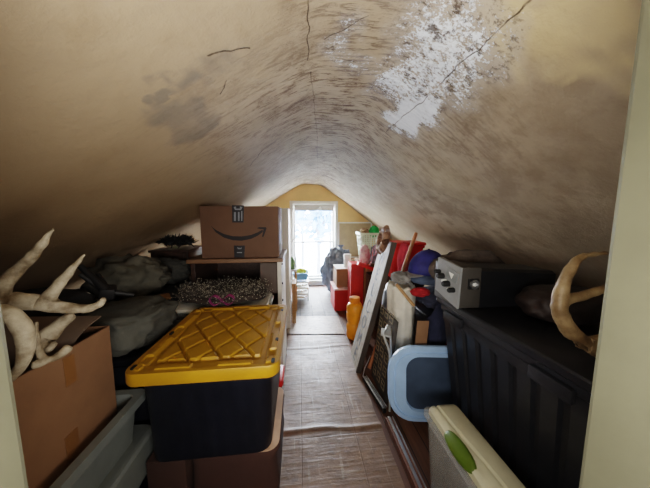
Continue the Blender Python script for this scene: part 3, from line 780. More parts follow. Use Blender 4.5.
mt.build('twigs', M('twig_grey', (78, 71, 66), .9, .2, 30, 0), wr, recalc=False)['kind'] = 'stuff'
mf.build('white_flowers', M('dried_flower_white', (172, 166, 150), .9, .1, 40, 0), wr)['kind'] = 'stuff'
mb = MB(); q = Vector((wc.x+.03, wc.y-B_-.015, wz+.05))
for sgn in (-1, 1):
    lp = [q, q+Vector((sgn*.04, -.01, .035)), q+Vector((sgn*.07, -.005, .01)), q+Vector((sgn*.04, -.012, -.02)), q]
    sp = smooth_path(lp, 5)
    mb.loft([[p+Vector((0, -.014, 0)), p+Vector((0, .014, .002)), p+Vector((0, .014, .004)), p+Vector((0, -.014, .002))] for p in sp])
mb.build('ribbon_bow', M('purple_ribbon', (150, 56, 116), .6, .15, 20, .1, 60), wr, smooth=60)

# delivery box
BY0 = 1.80
bl, br_ = P(199, 204, Y=BY0), P(278, 206, Y=BY0)
bz1 = P(240, 206, Y=BY0).z; BD = .36
for _ in range(200):
    if cz(bl.x) < bz1+.012: bz1 -= .002
print('DELIVERY', bl, br_, bz1, cz(bl.x))
db = thing('cardboard_box', 'taped brown delivery box with black curved arrow print, on the desk', 'cardboard box', ((bl.x+br_.x)/2, BY0+BD/2, dz))
cx = (bl.x+br_.x)/2; wbx = br_.x-bl.x; hb = bz1-dz-.001
DB = M('delivery_cardboard', (100, 74, 57), .8, .06, 4, .1, 40)
MB().box((cx, BY0+BD/2, dz+hb/2+.0005), (wbx, BD, hb), bev=.005).build('box_body', DB, db, smooth=30)
def face(px, py, off): p = P(px, py, Y=BY0-off); return p
def flat(pts_px, off, name, mat, parent):
    ps = [P(x, y, Y=BY0) for x, y in pts_px]; n = len(ps)
    v = [(p.x, BY0-off, p.z) for p in ps]+[(p.x, BY0-off*.2, p.z) for p in ps]
    f = [tuple(range(n)), tuple(range(2*n-1, n-1, -1))]+[(i, (i+1) % n, n+(i+1) % n, n+i) for i in range(n)]
    return MB().add(v, f).build(name, mat, parent)
INK = M('black_print', (30, 26, 28), .7, .1, 20, 0); TAPE = M('black_box_tape', (28, 28, 34), .35, .1, 20, .05, 60); TGREY = M('tape_grey_print', (120, 124, 130), .5, .1, 20, 0)
top = [(211, 226), (216, 230), (224, 234), (233, 236.2), (242, 236.4), (251, 235), (258, 232.2), (262.5, 229.6)]
bot = [(263, 231.8), (258, 235.6), (251, 238.9), (242, 240.7), (233, 240.3), (224, 237.6), (216, 232.4)]
flat(top+bot, .0012, 'printed_smile', INK, db)
flat([(257, 228.2), (259, 227.2), (266, 227.2), (266.6, 228.4), (265, 233), (263.4, 237), (262, 236.6), (263, 232.5), (263.6, 229.2), (260, 229)], .0012, 'printed_arrowhead', INK, db)
flat([(232, 205.2), (244, 205.4), (243.6, 222.5), (232.4, 222.5)], .0014, 'packing_tape', TAPE, db)
flat([(234, 245.5), (245, 245.5), (244.4, 257.6), (234.4, 257.6)], .0014, 'packing_tape', TAPE, db)
# grey print on the tape
flat([(233.6, 207), (236.2, 206.4), (236.2, 208.6), (240, 208.6), (240, 206.4), (242.5, 207), (241, 210), (235, 210)], .0022, 'tape_print', TGREY, db)
flat([(234, 212), (236, 212), (236, 221), (234, 221)], .0022, 'tape_print', TGREY, db)
flat([(238, 212), (239.6, 212), (239.6, 221), (238, 221)], .0022, 'tape_print', TGREY, db)
flat([(241.2, 211), (242.4, 211), (242.4, 221), (241.2, 221)], .0022, 'tape_print', TGREY, db)
flat([(237, 247.2), (240.5, 248), (242, 247.2), (241.4, 249), (238, 249.2)], .0022, 'tape_print', TGREY, db)
flat([(237, 252), (242, 252), (242, 253), (237, 253)], .0022, 'tape_print', TGREY, db)

# ------------------------------------------------------------------ along the left beyond the desk
WC = M('white_cabinet_paint', (222, 216, 204), .5, .04, 5, .06, 30)
y0, y1 = 2.62, 3.05
xr = P(288.5, 220, Y=y0).x; zt = P(282, 208, Y=y0).z
xl = -.62
zt = min(zt, cz(xl)-.02)
t = thing('white_cabinet', 'tall white cabinet standing behind the delivery box', 'cabinet', ((xl+xr)/2, (y0+y1)/2, 0))
MB().box(((xl+xr)/2, (y0+y1)/2, zt/2+.002), (xr-xl, y1-y0, zt-.004), bev=.004).build('cabinet_body', WC, t)
for s in (-1, 1):
    d = MB().box(((xl+xr)/2+s*(xr-xl)/4, y0-.009, zt/2+.02), ((xr-xl)/2-.008, .016, zt-.1), bev=.003).build('cabinet_door', WC, t)
    MB().box(((xl+xr)/2+s*.02, y0-.024, zt*.55), (.01, .014, .09), bev=.003).build('door_handle', STEEL, d)
# worn white bookcase side between desk and cabinet
y0, y1 = 2.31, 2.58; xr2 = P(284, 290, Y=2.31).x; zt2 = P(284, 258, Y=2.31).z
t = thing('bookcase', 'low worn white bookcase between the desk and the tall cabinet', 'bookcase', (xr2-.2, 2.44, 0))
for i, z_ in enumerate((.04, zt2*.5, zt2-.012)):
    MB().box((xr2-.22, (y0+y1)/2, z_), (.40, y1-y0, .02), bev=.002).build('shelf', WPAINT, t)
for x_ in (xr2-.01, xr2-.43): MB().box((x_, (y0+y1)/2, zt2/2), (.02, y1-y0, zt2-.004), bev=.002).build('side_panel', WPAINT, t)
MB().box((xr2-.22, y1-.006, zt2/2), (.40, .008, zt2-.03)).build('back_panel', WPAINT, t)
# shelf unit carrying a carton, bottles, green bag
y0 = 3.12; xs_ = P(297, 270, Y=y0).x
zt3 = P(290, 270, Y=y0).z
t = thing('side_table', 'narrow white side table by the window crowded with bottles', 'table', (xs_-.2, y0+.18, 0))
MB().box((xs_-.2, y0+.17, zt3-.012), (.40, .34, .024), bev=.004).build('table_top', WPAINT, t)
for sx in (-.38, -.02):
    for sy in (.02, .32):
        MB().box((xs_+sx, y0+sy, (zt3-.026)/2), (.03, .03, zt3-.026), bev=.004).build('leg', WOOD, t)
p = P(290, 240, Y=y0+.1); 
t = thing('open_carton', 'small open white carton with flaps out, standing on the narrow side table', 'carton', (p.x, y0+.1, zt3))
zc = P(290, 243, Y=y0).z; cxx = P(288, 250, Y=y0+.13).x-.0
tub(MB(), cxx-.05, y0+.225, .20, .20, zt3+.001, zc, 1.0, .003, .004, .0005, .01).build('carton_body', M('dull_white_card', (186, 178, 168), .75, .06, 6, .1, 40), t)
mb = MB(); mb.add([(cxx+.05, y0+.1, zc), (cxx+.05, y0+.3, zc), (cxx+.13, y0+.31, zc+.09), (cxx+.13, y0+.08, zc+.09), (cxx+.052, y0+.1, zc-.003), (cxx+.052, y0+.3, zc-.003), (cxx+.132, y0+.31, zc+.087), (cxx+.132, y0+.08, zc+.087)], [(0, 1, 2, 3), (7, 6, 5, 4), (0, 3, 7, 4), (1, 0, 4, 5), (2, 1, 5, 6), (3, 2, 6, 7)])
mb.build('carton_flap', M('dull_white_card', (186, 178, 168)), t)
def bottle(x, y, z, r, h, mat, capm, label, nk=.4):
    t = thing('bottle', label, 'bottle', (x, y, z))
    MB().lathe([(r*.9, 0), (r, .006), (r, h*.62), (r*.8, h*.7), (r*nk, h*.8), (r*nk, h*.88)], (x, y, z+.001), 20).build('bottle_body', mat, t, smooth=50)
    MB().lathe([(r*nk*1.2, h*.88), (r*nk*1.2, h), (r*nk, h*1.005)], (x, y, z+.001), 16).build('bottle_cap', capm, t, smooth=50)
GB = M('green_bottle', (96, 130, 84), .35, .1, 10, 0); WB = M('white_bottle', (226, 228, 224), .4, .05, 10, 0)
p = P(292, 262, Y=y0+.06); bottle(P(291.5, 262, Y=y0+.05).x, y0+.05, zt3, .045, .19, GB, WB, 'green bottle at the front of the narrow side table')
bottle(xs_-.02, y0+.14, zt3, .022, .2, clear_mat('clear_bottle', (220, 226, 224), .7), WB, 'pale clear bottle behind the green one on the side table', .35)
# drawer cart
y0 = 3.5; xa, xb = P(293, 290, Y=y0).x, P(309, 290, Y=y0).x
zt4 = P(300, 281, Y=y0).z
t = thing('drawer_cart', 'clear plastic drawer cart near the window with a blue basket on top', 'drawer cart', ((xa+xb)/2, y0+.15, 0))
CF = M('cart_white', (230, 226, 218), .45, .05, 8, 0); cxm = (xa+xb)/2; cw2 = xb-xa
for i in range(3):
    z0 = .03+i*(zt4-.05)/3; hh = (zt4-.05)/3
    d = tub(MB(), cxm, y0+.15, cw2-.03, .28, z0+.02, z0+hh-.025, .95, .02, .004, .006, .015).build('drawer', CLEAR, t, smooth=40)
    MB().box((cxm, y0-.004, z0+hh-.05), (.08, .016, .018), bev=.004).build('drawer_handle', CF, d)
    slab(MB(), cxm, y0+.15, cw2, .30, z0+hh-.018, z0+hh, .02, .004).build('cart_shelf', CF, t, smooth=40)
for sx in (-1, 1):
    for sy in (.03, .27): MB().tube([(cxm+sx*(cw2/2-.012), y0+sy, .002), (cxm+sx*(cw2/2-.012), y0+sy, zt4-.02)], .008, 8).build('post', CF, t, smooth=40)
BLUEP = M('sky_blue_plastic', (128, 190, 240), .4, .06, 8, .05, 50)
t = tag(tub(MB(), cxm, y0+.15, cw2+.01, .27, zt4+.004, zt4+.11, .85, .03, .004, .01, .015).build('plastic_basket', BLUEP, smooth=40), 'light blue plastic basket on top of the drawer cart', 'basket')
soft('yellow_cloth', 'yellow and green cloth piled in the light blue basket', 'cloth', (cxm, y0+.15, zt4+.115), (cw2*.7, .16, .09), M('yellow_green_cloth', (214, 196, 70), .9, .1, 14, .3, 60, col2=(120, 160, 70)), 21, zt4+.02, .2, 2.4, .05)
# small wood stool
y0 = 2.72; p = P(290, 300, Y=y0+.1); xs2 = P(296, 300, Y=y0).x; zs2 = P(290, 285, Y=y0).z
t = thing('step_stool', 'small wooden step stool beside the tall white cabinet', 'stool', (xs2-.09, y0+.1, 0))
sx0 = xr+.02 if xs2-.16 < xr+.02 else xs2-.16
MB().box(((sx0+xs2)/2, y0+.12, zs2), (xs2-sx0, .22, .02), bev=.004).build('seat', WOOD, t)
for x_ in (sx0+.012, xs2-.012):
    for yy in (y0+.03, y0+.21): MB().box((x_, yy, (zs2-.012)/2), (.02, .024, zs2-.012), bev=.003).build('leg', WOOD, t)

# ------------------------------------------------------------------ right side, far to near
# framed canvas on gable wall
xa, xb = P(338, 235, Y=YF-.03).x, P(372, 235, Y=YF-.03).x; za, zb_ = P(345, 222, Y=YF-.03).z, P(345, 258, Y=YF-.03).z
t = thing('framed_board', 'tan board in thin white frame leaning on the yellow wall right of window', 'board', ((xa+xb)/2, YF-.03, zb_))
frame(xa, xb, zb_, za, YF-.022, .025, .02).build('frame', TRIM, t)
MB().box(((xa+xb)/2, YF-.018, (za+zb_)/2), (xb-xa-.04, .008, za-zb_-.04)).build('board_panel', M('tan_linen', (178, 158, 124), .9, .05, 12, .15, 90), t)
t = thing('cardboard_box', 'plain carton against the gable wall holding up the framed board', 'cardboard box', ((xa+xb)/2+.1, YF-.2, 0))
MB().box(((xa+xb)/2+.12, YF-.17, (zb_-.004)/2), (.5, .26, zb_-.006), bev=.005).build('box_body', CARD, t)
MB().box(((xa+xb)/2+.12, YF-.17, zb_-.003), (.498, .258, .004)).build('top_flap', CARD, t)
# grey trash bag
c = P(338, 270, Y=3.85)
GB_ = M('grey_bin_liner', (112, 120, 136), .35, .15, 5, .6, 22, bdist=.02)
tb = thing('trash_bag', 'bulging grey plastic trash bag on the floor beside the window', 'bag', (c.x, 3.85, 0))
lump((c.x+.0, 3.84, .36), (.50, .46, .78), 31, .14, 1.8, 5, .08, .014).build('bag_body', GB_, tb, smooth=180)
mb = MB(); mb.lathe([(.03, 0), (.022, .03), (.05, .07), (.06, .075), (.02, .05)], (c.x+.04, 3.84, .735), 14, 1, .7); mb.build('bag_neck', GB_, tb, smooth=60)
# stack: cardboard/white box, red box with white top, tall red box
y0 = 3.08
xa, xb = P(334.5, 300, Y=y0).x, P(350, 300, Y=y0).x; zt = P(338, 289, Y=y0).z
t = thing('gift_box', 'low red box with pale pink lid on the floor past the orange jug', 'box', ((xa+xb)/2, y0+.15, 0))
MB().box(((xa+xb)/2, y0+.2, zt/2-.01), (xb-xa, .4, zt-.026), bev=.006).build('box_body', REDC, t)
MB().box(((xa+xb)/2, y0+.2, zt-.011), (xb-xa+.012, .41, .02), bev=.005).build('box_lid', M('pale_pink_card', (232, 190, 190), .6, .12, 8, .05, 40), t)
zt5 = P(340, 268, Y=y0+.1).z
t = thing('cardboard_box', 'small white-topped carton stacked on the low red box', 'cardboard box', ((xa+xb)/2+.06, y0+.2, zt))
MB().box(((xa+xb)/2+.03, y0+.21, (zt+zt5)/2), (.2, .3, zt5-zt-.012), bev=.004).build('box_body', CARD, t)
MB().box(((xa+xb)/2+.03, y0+.21, zt5-.004), (.206, .306, .008), bev=.002).build('box_lid', PAPER, t)
p = P(348, 260, Y=3.0); 
y0 = 2.78
xa2, xb2 = P(351, 280, Y=y0).x, P(363.5, 280, Y=y0).x; zt6 = P(355, 264, Y=y0).z
t = thing('red_carton', 'tall narrow red carton standing behind the orange jug', 'carton', ((xa2+xb2)/2, y0+.1, 0))
MB().box(((xa2+xb2)/2, y0+.1, zt6/2-.002), (xb2-xa2, .2, zt6-.008), bev=.004).build('carton_body', REDC, t)
MB().box(((xa2+xb2)/2, y0+.1, zt6-.004), (xb2-xa2-.006, .194, .006)).build('carton_flap', M('red_flap', (206, 52, 40), .5, .08, 5, .1, 40), t)
bx = P(349.5, 262, Y=3.1).x
t = thing('white_canister', 'white cylindrical canister standing on the small white-topped carton', 'canister', (bx+.0, 3.25, zt5))
MB().lathe([(.048, 0), (.05, .004), (.05, .15), (.046, .155)], (bx, 3.24, zt5+.001), 24).build('canister_body', WB, t, smooth=40)
MB().lathe([(.053, .156), (.053, .176), (.05, .18)], (bx, 3.24, zt5+.001), 24).build('canister_lid', WB, t, smooth=40)
# support crates for basket + clothes
t = thing('cardboard_box', 'large carton buried under the pink clothes right of the tall red carton', 'cardboard box', (.98, 3.0, 0))
xq = xb2+.012
MB().box(((xq+1.3)/2, 3.04, .345), (1.3-xq, .52, .68), bev=.005).build('box_body', CARD, t)
MB().box(((xq+1.3)/2, 3.04, .688), (1.298-xq, .518, .004)).build('top_flap', CARD, t)
# laundry basket on its own carton
by = 3.14; bz0 = .694
b0, b1 = P(362, 236, Y=by-.2).x, P(388, 236, Y=by-.2).x; bzt = P(370, 233, Y=by-.18).z
LB = M('pale_green_plastic', (214, 226, 204), .45, .05, 8, .04, 50)
bk = thing('laundry_basket', 'pale green white laundry basket with latticed sides on the buried carton', 'basket', ((b0+b1)/2, by, bz0))
bcx, bw, bd = (b0+b1)/2, b1-b0, .34
def outline(z, s): return rr(bcx, by, bw*s, bd*s, .07, z, 4)
sh = lambda z: .78+.18*(z-bz0)/(bzt-bz0)
mb = MB(); mb.loft([outline(bz0+.001, .76), outline(bz0+.05, sh(bz0+.05)), outline(bz0+.05, sh(bz0+.05)-.02), outline(bz0+.006, .74)]); mb.build('basket_base', LB, bk, smooth=40)
mb = MB()
for q in range(5):
    z = bz0+.05+(bzt-.035-bz0-.05)*(q+.4)/5; r = outline(z, sh(z)-.01); mb.tube(r+[r[0]], .0075, 6)
ra, rb = outline(bz0+.045, sh(bz0+.045)-.01), outline(bzt-.01, sh(bzt)-.01)
def resample(r, n):
    r = r+[r[0]]; L = [0]
    for i in range(len(r)-1): L.append(L[-1]+(r[i+1]-r[i]).length)
    out = []
    for i in range(n):
        s = L[-1]*i/n; j = max(x for x in range(len(L)-1) if L[x] <= s); out.append(r[j].lerp(r[j+1], (s-L[j])/max(1e-9, L[j+1]-L[j])))
    return out
for a, b in zip(resample(ra, 34), resample(rb, 34)): mb.tube([a, b], .0075, 6)
mb.build('basket_lattice', LB, bk, smooth=60)
mb = MB(); mb.loft([outline(bzt-.03, .98), outline(bzt-.03, 1.03), outline(bzt, 1.03), outline(bzt, .96), outline(bzt-.03, .95)], cap0=False, cap1=False)
mb.build('basket_rim', LB, bk, smooth=40)
cg = P(374, 227, Y=by)
soft('green_cloth', 'bright green cloth mounded in the laundry basket', 'cloth', (bcx+.05, by, bzt+.01), (.13, .15, .15), GREENF, 41, bzt-.12, .2, 2.4, .05)
soft('plush_toy', 'brown and cream plush lying in the laundry basket beside the green cloth', 'toy', (b0+.085, by, bzt+.005), (.11, .16, .1), M('brown_plush', (150, 120, 92), .95, .25, 14, .4, 90), 43, bzt-.08, .2, 2.6, .06)
# clothes on the carton in front of the basket
c = P(363, 258, Y=2.86)
def cl(px, py, yy, d, mat, seed, label, zf=.694):
    p = P(px, py, Y=yy); z = max(p.z, zf+d[2]*.3)
    soft('clothing', label, 'clothing', (p.x, yy, z), d, mat, seed, zf, .25, 2.6, .07)
WHF = M('white_pink_fabric', (226, 204, 204), .95, .15, 12, .4, 70, col2=(196, 120, 132))
GRF = M('heather_grey_fabric', (150, 142, 152), .95, .2, 10, .4, 70)
xx = xb2
for px, lab, m_, sd, w2 in ((363, 'white and pink shirt crumpled at the aisle end of the clothes heap', WHF, 51, .13), (374, 'grey knit shirt crumpled in the middle of the clothes heap', GRF, 52, .14), (386, 'pink top crumpled behind the ribbon bow of the plank sign', PINKF, 53, .14)):
    p = P(px, 262, Y=2.87); soft('clothing', lab, 'clothing', (p.x+.02, 2.87, .78), (w2*.92, .17, .27), m_, sd, .694, .2, 2.6, .07)
o = MB().box((P(364, 266, Y=2.70).x+.02, 2.70, P(364, 266, Y=2.70).z), (.20, .08, .035), (.1, .35, 0), bev=.008).build('red_tray', RED, smooth=40)
o.location.x += 0; tag(o, 'flat red plastic tray tilted in front of the clothes heap', 'tray')
t = thing('cardboard_box', 'carton wedged behind the plank sign under the tilted red tray', 'cardboard box', (.95, 2.66, 0))
MB().box((.97, 2.68, .30), (.36, .17, .596), bev=.004).build('box_body', CARD2, t); MB().box((.97, 2.68, .6), (.358, .168, .004)).build('top_flap', CARD2, t)
# orange jug
jy = 2.36; ja, jb = P(346.5, 320, Y=jy).x, P(362.5, 320, Y=jy).x; jz = P(355, 297, Y=jy).z; jr_ = (jb-ja)/2*.97; jc = (ja+jb)/2
ORJ = M('orange_plastic', (240, 150, 20), .4, .08, 6, .06, 50)
t = thing('orange_jug', 'yellow orange plastic jug with a pinched waist on the floor by the plank sign', 'jug', (jc, jy, 0))
MB().lathe([(jr_*.85, .002), (jr_, .02), (jr_, jz*.32), (jr_*.9, jz*.36), (jr_*.86, jz*.39), (jr_*.94, jz*.43), (jr_, jz*.48), (jr_, jz*.78), (jr_*.85, jz*.84), (jr_*.62, jz*.87)], (jc, jy, 0), 28).build('jug_body', ORJ, t, smooth=60)
MB().lathe([(jr_*.60, jz*.872), (jr_*.66, jz*.885), (jr_*.66, jz*.985), (jr_*.58, jz)], (jc, jy, 0), 24).build('jug_cap', M('orange_cap', (226, 128, 24), .4, .08, 6, .06, 50), t, smooth=40)

# WELCOME plank sign leaning against the heap
s0 = P(356, 373, Z=.004); s1 = P(351, 352, Z=.004)
top_near = P(392, 243, Y=s0.y+.03)
Wd = Vector((0, 1, 0)); 
wS = s1.y-s0.y; print('SIGN', s0, s1, top_near)
upv = (top_near - s0); Ls = upv.length; upv.normalize()
wv = (s1-s0).normalized(); nrm = wv.cross(upv).normalized()
if nrm.x > 0: nrm = -nrm
wv = upv.cross(nrm).normalized()
if wv.y < 0: wv = -wv
Th = .035
sg = thing('plank_sign', 'tall white plank sign with grey stacked letters leaning along the aisle', 'sign', s0)
SGN = M('weathered_white_board', (172, 165, 152), .65, .1, 5, .3, 30, stretch=(9, 9, 1), col2=(132, 125, 114)); SGE = M('weathered_board_edge', (70, 60, 52), .7, .15, 6, .2, 30)
def bx8(o, a, b, c):
    v = [o, o+a, o+a+b, o+b, o+c, o+a+c, o+a+b+c, o+b+c]
    return [tuple(x) for x in v], [(0, 3, 2, 1), (4, 5, 6, 7), (0, 1, 5, 4), (1, 2, 6, 5), (2, 3, 7, 6), (3, 0, 4, 7)]
W2 = min(wS, .32)
o0 = s0.copy(); 
# keep above the floor: thickness goes behind (away from aisle) so raise a little
back = -nrm*Th
lift = max(0, -(back.z))+.004
o0.z = lift
MB().add(*bx8(o0, wv*W2, upv*Ls, back)).build('plank', SGN, sg)
e0 = o0 - wv*.012
MB().add(*bx8(e0+nrm*.002, wv*.012, upv*Ls, back*1.15)).build('edge_batten', SGE, sg)
# letters
cu = bpy.data.curves.new('t', 'FONT'); cu.body = '\n'.join('WELCOME'); cu.align_x = 'CENTER'; cu.size = .16; cu.space_line = Ls/7.6/.16; cu.extrude = .0008
to = bpy.data.objects.new('t', cu); C.objects.link(to); dg = bpy.context.evaluated_depsgraph_get(); dg.update()
tm = bpy.data.meshes.new_from_object(to.evaluated_get(dg)); bpy.data.objects.remove(to)
# text x runs along the plank's width as read from the aisle, y up the plank
tx = -wv
Mx = Matrix((tx, upv, nrm)).transposed().to_4x4()
ys_ = [v.co.y for v in tm.vertices]; ym = (max(ys_)+min(ys_))/2
Mx = Matrix.Translation(o0+wv*W2/2+upv*(Ls*.47)+nrm*.0015) @ Mx @ Matrix.Translation((0, -ym, 0))
tm.transform(Mx); tm.name = 'lettering'
link('lettering', tm, M('grey_lettering', (112, 116, 124), .6, .1, 10, 0), sg)
# bow of ribbon and flowers at the top of the sign
bw0 = o0+upv*(Ls+.0)+wv*W2*.22+nrm*.02
bow = thing('ribbon_bow', 'dark red and brown ribbon bow with dried flowers tied atop the plank sign', 'bow', bw0)
mb = MB(); rnd = random.Random(5)
for ang in (20, 75, 120, 160, 215, 250, 300, 340):
    a = math.radians(ang); dv = wv*math.cos(a)+upv*math.sin(a); L = .105
    lp = [bw0, bw0+dv*L*.6+nrm*.06, bw0+dv*L*1.15+nrm*.035, bw0+dv*L*.7+nrm*.005, bw0]
    s_ = dv.cross(nrm)*.03
    mb.loft([[p-s_, p+s_, p+s_+nrm*.003, p-s_+nrm*.003] for p in smooth_path(lp, 4)])
mb.build('bow_loops', M('tan_brown_ribbon', (170, 132, 104), .8, .3, 24, .2, 60, col2=(96, 62, 50)), bow, smooth=60)
mb = MB()
for sg_, L in ((.10, .24), (.04, .15)):
    q = bw0+wv*sg_+nrm*.03; pts = [q, q-upv*L*.4+wv*(.05)+nrm*.02, q-upv*L*.8+wv*.03+nrm*.015, q-upv*L+wv*.06+nrm*.012]
    mb.loft([[p-wv*.018, p+wv*.018, p+wv*.018+nrm*.002, p-wv*.018+nrm*.002] for p in smooth_path(pts, 4)])
mb.build('ribbon_tails', REDF, bow, smooth=60)

# darker board with pale outline marks leaning nearer
a0 = P(386, 404, Z=.004); a1 = P(365, 376, Z=.004)
a0 = Vector((max(a0.x, .565), a0.y, .004)); 
d0 = Vector((.60, 1.50, .004)); 
dw = Vector((0, 1, 0)); du = (P(393, 312, Y=1.6)-P(378, 398, Y=1.5)); 
du = Vector((.07, .02, .60)).normalized(); dn = dw.cross(du).normalized()
if dn.x > 0: dn = -dn
dwv = du.cross(dn).normalized()
if dwv.y < 0: dwv = -dwv
db0 = P(385, 403, Z=.01); db0 = Vector((db0.x, db0.y, .012)); dW = .30; dL = .56
print('DARKBOARD', db0)
dbt = thing('lettered_board', 'dark grey wooden board with pale scrolled outlines leaning near the wire rack', 'board', db0)
MB().add(*bx8(db0, dwv*dW, du*dL, -dn*.02)).build('board_panel', M('dark_grey_board', (74, 68, 62), .7, .2, 6, .3, 30), dbt)
mb = MB()
for i in range(6):
    for j in range(3):
        q = db0+du*(.05+.095*i)+dwv*(.035+.09*j)+dn*.003; w_, h_ = .06, .065
        for (p_, a_, b_2) in ((q, dwv*w_, du*.007), (q+du*(h_-.007), dwv*w_, du*.007), (q, dwv*.007, du*h_), (q+dwv*(w_-.007)+du*(.02 if (i+j) % 2 else 0), dwv*.007, du*(h_-.02)), (q+du*h_*.5, dwv*w_*(.6 if (i+j) % 3 else 1), du*.006)):
            mb.add(*bx8(p_, a_, b_2, dn*.002))
mb.build('outline_marks', M('cream_outline', (140, 126, 100), .7, .1, 10, 0), dbt)
# wire rack on the floor by the board
wk = thing('wire_rack', 'small bent steel wire rack standing on the floor edge by the dark board', 'rack', P(376, 400, Z=0))
r0, r1 = P(363, 376, Z=.045), P(383, 408, Z=.045)
r0.x -= .0
ax = (r1-r0)
sd_ = Vector((.030, 0, .0)); zz_ = Vector((0, 0, .036))
mb_path = [r0+Vector((.055, 0, .16)), r0+Vector((.012, 0, .06)), r0, r1, r1+Vector((.025, 0, .005)), r0+Vector((.028, 0, .0)), ]
MB().tube(mb_path, .004, 8).build('wire', STEEL, wk, smooth=60)
for i in range(2):
    o_ = Vector((.008+.010*i, 0, -.003))
    MB().tube([r0+o_, r1+o_], .0035, 8).build('wire', STEEL, wk, smooth=60)
MB().tube([r0+Vector((.012, 0, -.025)), r1+Vector((.012, 0, -.025))], .014, 10).build('roller', BLK, wk, smooth=60)
# pale tubular frame (folded chair) next to it
fr = thing('folding_frame', 'pale folded tubular frame with flat plate between dark board and blue lid', 'frame', P(392, 395, Z=0))
FRM = M('pale_grey_metal', (176, 178, 176), .4, .06, 10, .05, 50, metal=.3)
Yf = 1.325
a = P(384, 336, Y=Yf); b = P(392, 333, Y=Yf+.06); c = P(391, 372, Y=Yf+.02); 
base = Vector((a.x+.07, Yf+.05, .006))
MB().tube(smooth_path([base, Vector((a.x+.05, Yf+.02, a.z-.22)), Vector((a.x+.035, Yf, a.z-.1)), a, Vector((a.x+.03, Yf+.05, a.z+.012)), Vector((a.x+.07, Yf+.08, a.z-.02)), Vector((a.x+.10, Yf+.085, .006))], 4), .007, 10).build('tube', FRM, fr, smooth=60)
MB().box((a.x+.03, Yf+.045, a.z-.004), (.06, .085, .014), (0, .15, -.35), bev=.004).build('plate', FRM, fr, smooth=40)

# red bin at the back right
ry = 2.32; ra_, rb_ = P(391, 260, Y=ry).x, P(426, 260, Y=ry).x; rz1 = P(405, 243, Y=ry).z
rz1 = min(rz1, cz(rb_)-.03)
t = thing('storage_bin', 'bright red storage bin behind the broom handle, under the roof slope', 'storage bin', ((ra_+rb_)/2, ry+.14, .62))
rcx = (ra_+rb_)/2
tub(MB(), rcx, ry+.14, rb_-ra_, .26, .63, rz1-.034, .9, .03, .005, .012, .02).build('bin_body', RED, t, smooth=40)
slab(MB(), rcx, ry+.14, rb_-ra_+.02, .28, rz1-.032, rz1, .03, .008).build('bin_lid', M('red_lid_plastic', (214, 40, 30), .4, .08, 6, .05, 60), t, smooth=40)
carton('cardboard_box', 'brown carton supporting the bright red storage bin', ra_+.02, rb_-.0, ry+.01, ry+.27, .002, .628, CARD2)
o = soft('pink_cloth', 'rose pink cloth hanging in front of the bright red bin', 'cloth', (P(404, 270, Y=2.2).x, 2.22, .84), (.12, .07, .36), M('rose_cloth', (206, 70, 84), .9, .15, 9, .4, 60), 61, None, .1, 2, .03)
# clear tub grey behind sign right (grey bag)
c = P(386, 290, Y=2.02)
soft('plastic_bag', 'grey blue plastic bag slumped behind the plank sign', 'bag', (c.x+.10, 2.06, .36), (.24, .26, .66), M('grey_blue_bag', (132, 140, 150), .4, .15, 5, .5, 25, bdist=.012), 63, .006, .14, 1.8, .06)

# hamper: white bag with wooden frame, clothes
HB = M('white_bag_plastic', (240, 234, 218), .5, .08, 6, .5, 18, bdist=.02)
hy = 1.55; ha, hb_ = P(393, 320, Y=hy).x, P(416, 320, Y=hy).x; hz = P(402, 288, Y=hy).z
print('HAMPER', ha, hb_, hz)
hcx = ha+.105; 
hm = thing('trash_bag', 'tall white plastic bag stuffed full, standing behind the blue lid', 'bag', (hcx, hy+.1, 0))
mb = MB(); rings = []
n = 40
for i, z in enumerate(np.linspace(.004, hz-.02, 18)):
    rg = []
    for j in range(n):
        a = 2*PI*j/n; f_ = 1+.10*noise.noise(Vector((math.cos(a)*2.5, math.sin(a)*2.5, z*1.6)))+.045*math.sin(a*9+3*noise.noise(Vector((z*3, a, 0))))*(.3+z)
        s = (.80+.2*min(1, z/.15))
        rg.append((hcx+.09*s*f_*math.cos(a), hy+.12+.12*s*f_*math.sin(a), z))
    rings.append(rg)
top = rings[-1]
rings.append([(hcx+(x-hcx)*.9, hy+.12+(y-hy-.12)*.9, z+.02+.01*math.sin(i*1.3)) for i, (x, y, z) in enumerate(top)])
rings.append([(hcx+(x-hcx)*.8, hy+.12+(y-hy-.12)*.8, z-.02) for x, y, z in top])
mb.loft(rings).build('bag_body', HB, hm, smooth=180)
zc0 = hz+.0
soft('grey_shirt', 'pale grey shirt crumpled over the mouth of the white bag', 'shirt', (hcx-.03, hy+.07, hz+.055), (.13, .16, .085), M('pale_grey_cotton', (150, 148, 144), .95, .2, 8, .5, 70), 77, hz+.012, .18, 2.4, .06)
o = MB().box((P(415, 322, Y=1.40).x+.0, 1.335, .315), (.075, .006, .62), (.0, .06, .0), bev=.001).build('cardboard_piece', CARD); tag(o, 'torn brown cardboard piece tucked between the white bag and navy jacket', 'cardboard')
def cloth_on(name, lab, px, py, yy, d, mat, seed, zf, rot=(0, 0, 0), cat='clothing'):
    p = P(px, py, Y=yy); return soft(name, lab, cat, (p.x, yy, max(p.z, zf+.2*d[2])), d, mat, seed, zf, .18, 2.2, .06, rot)
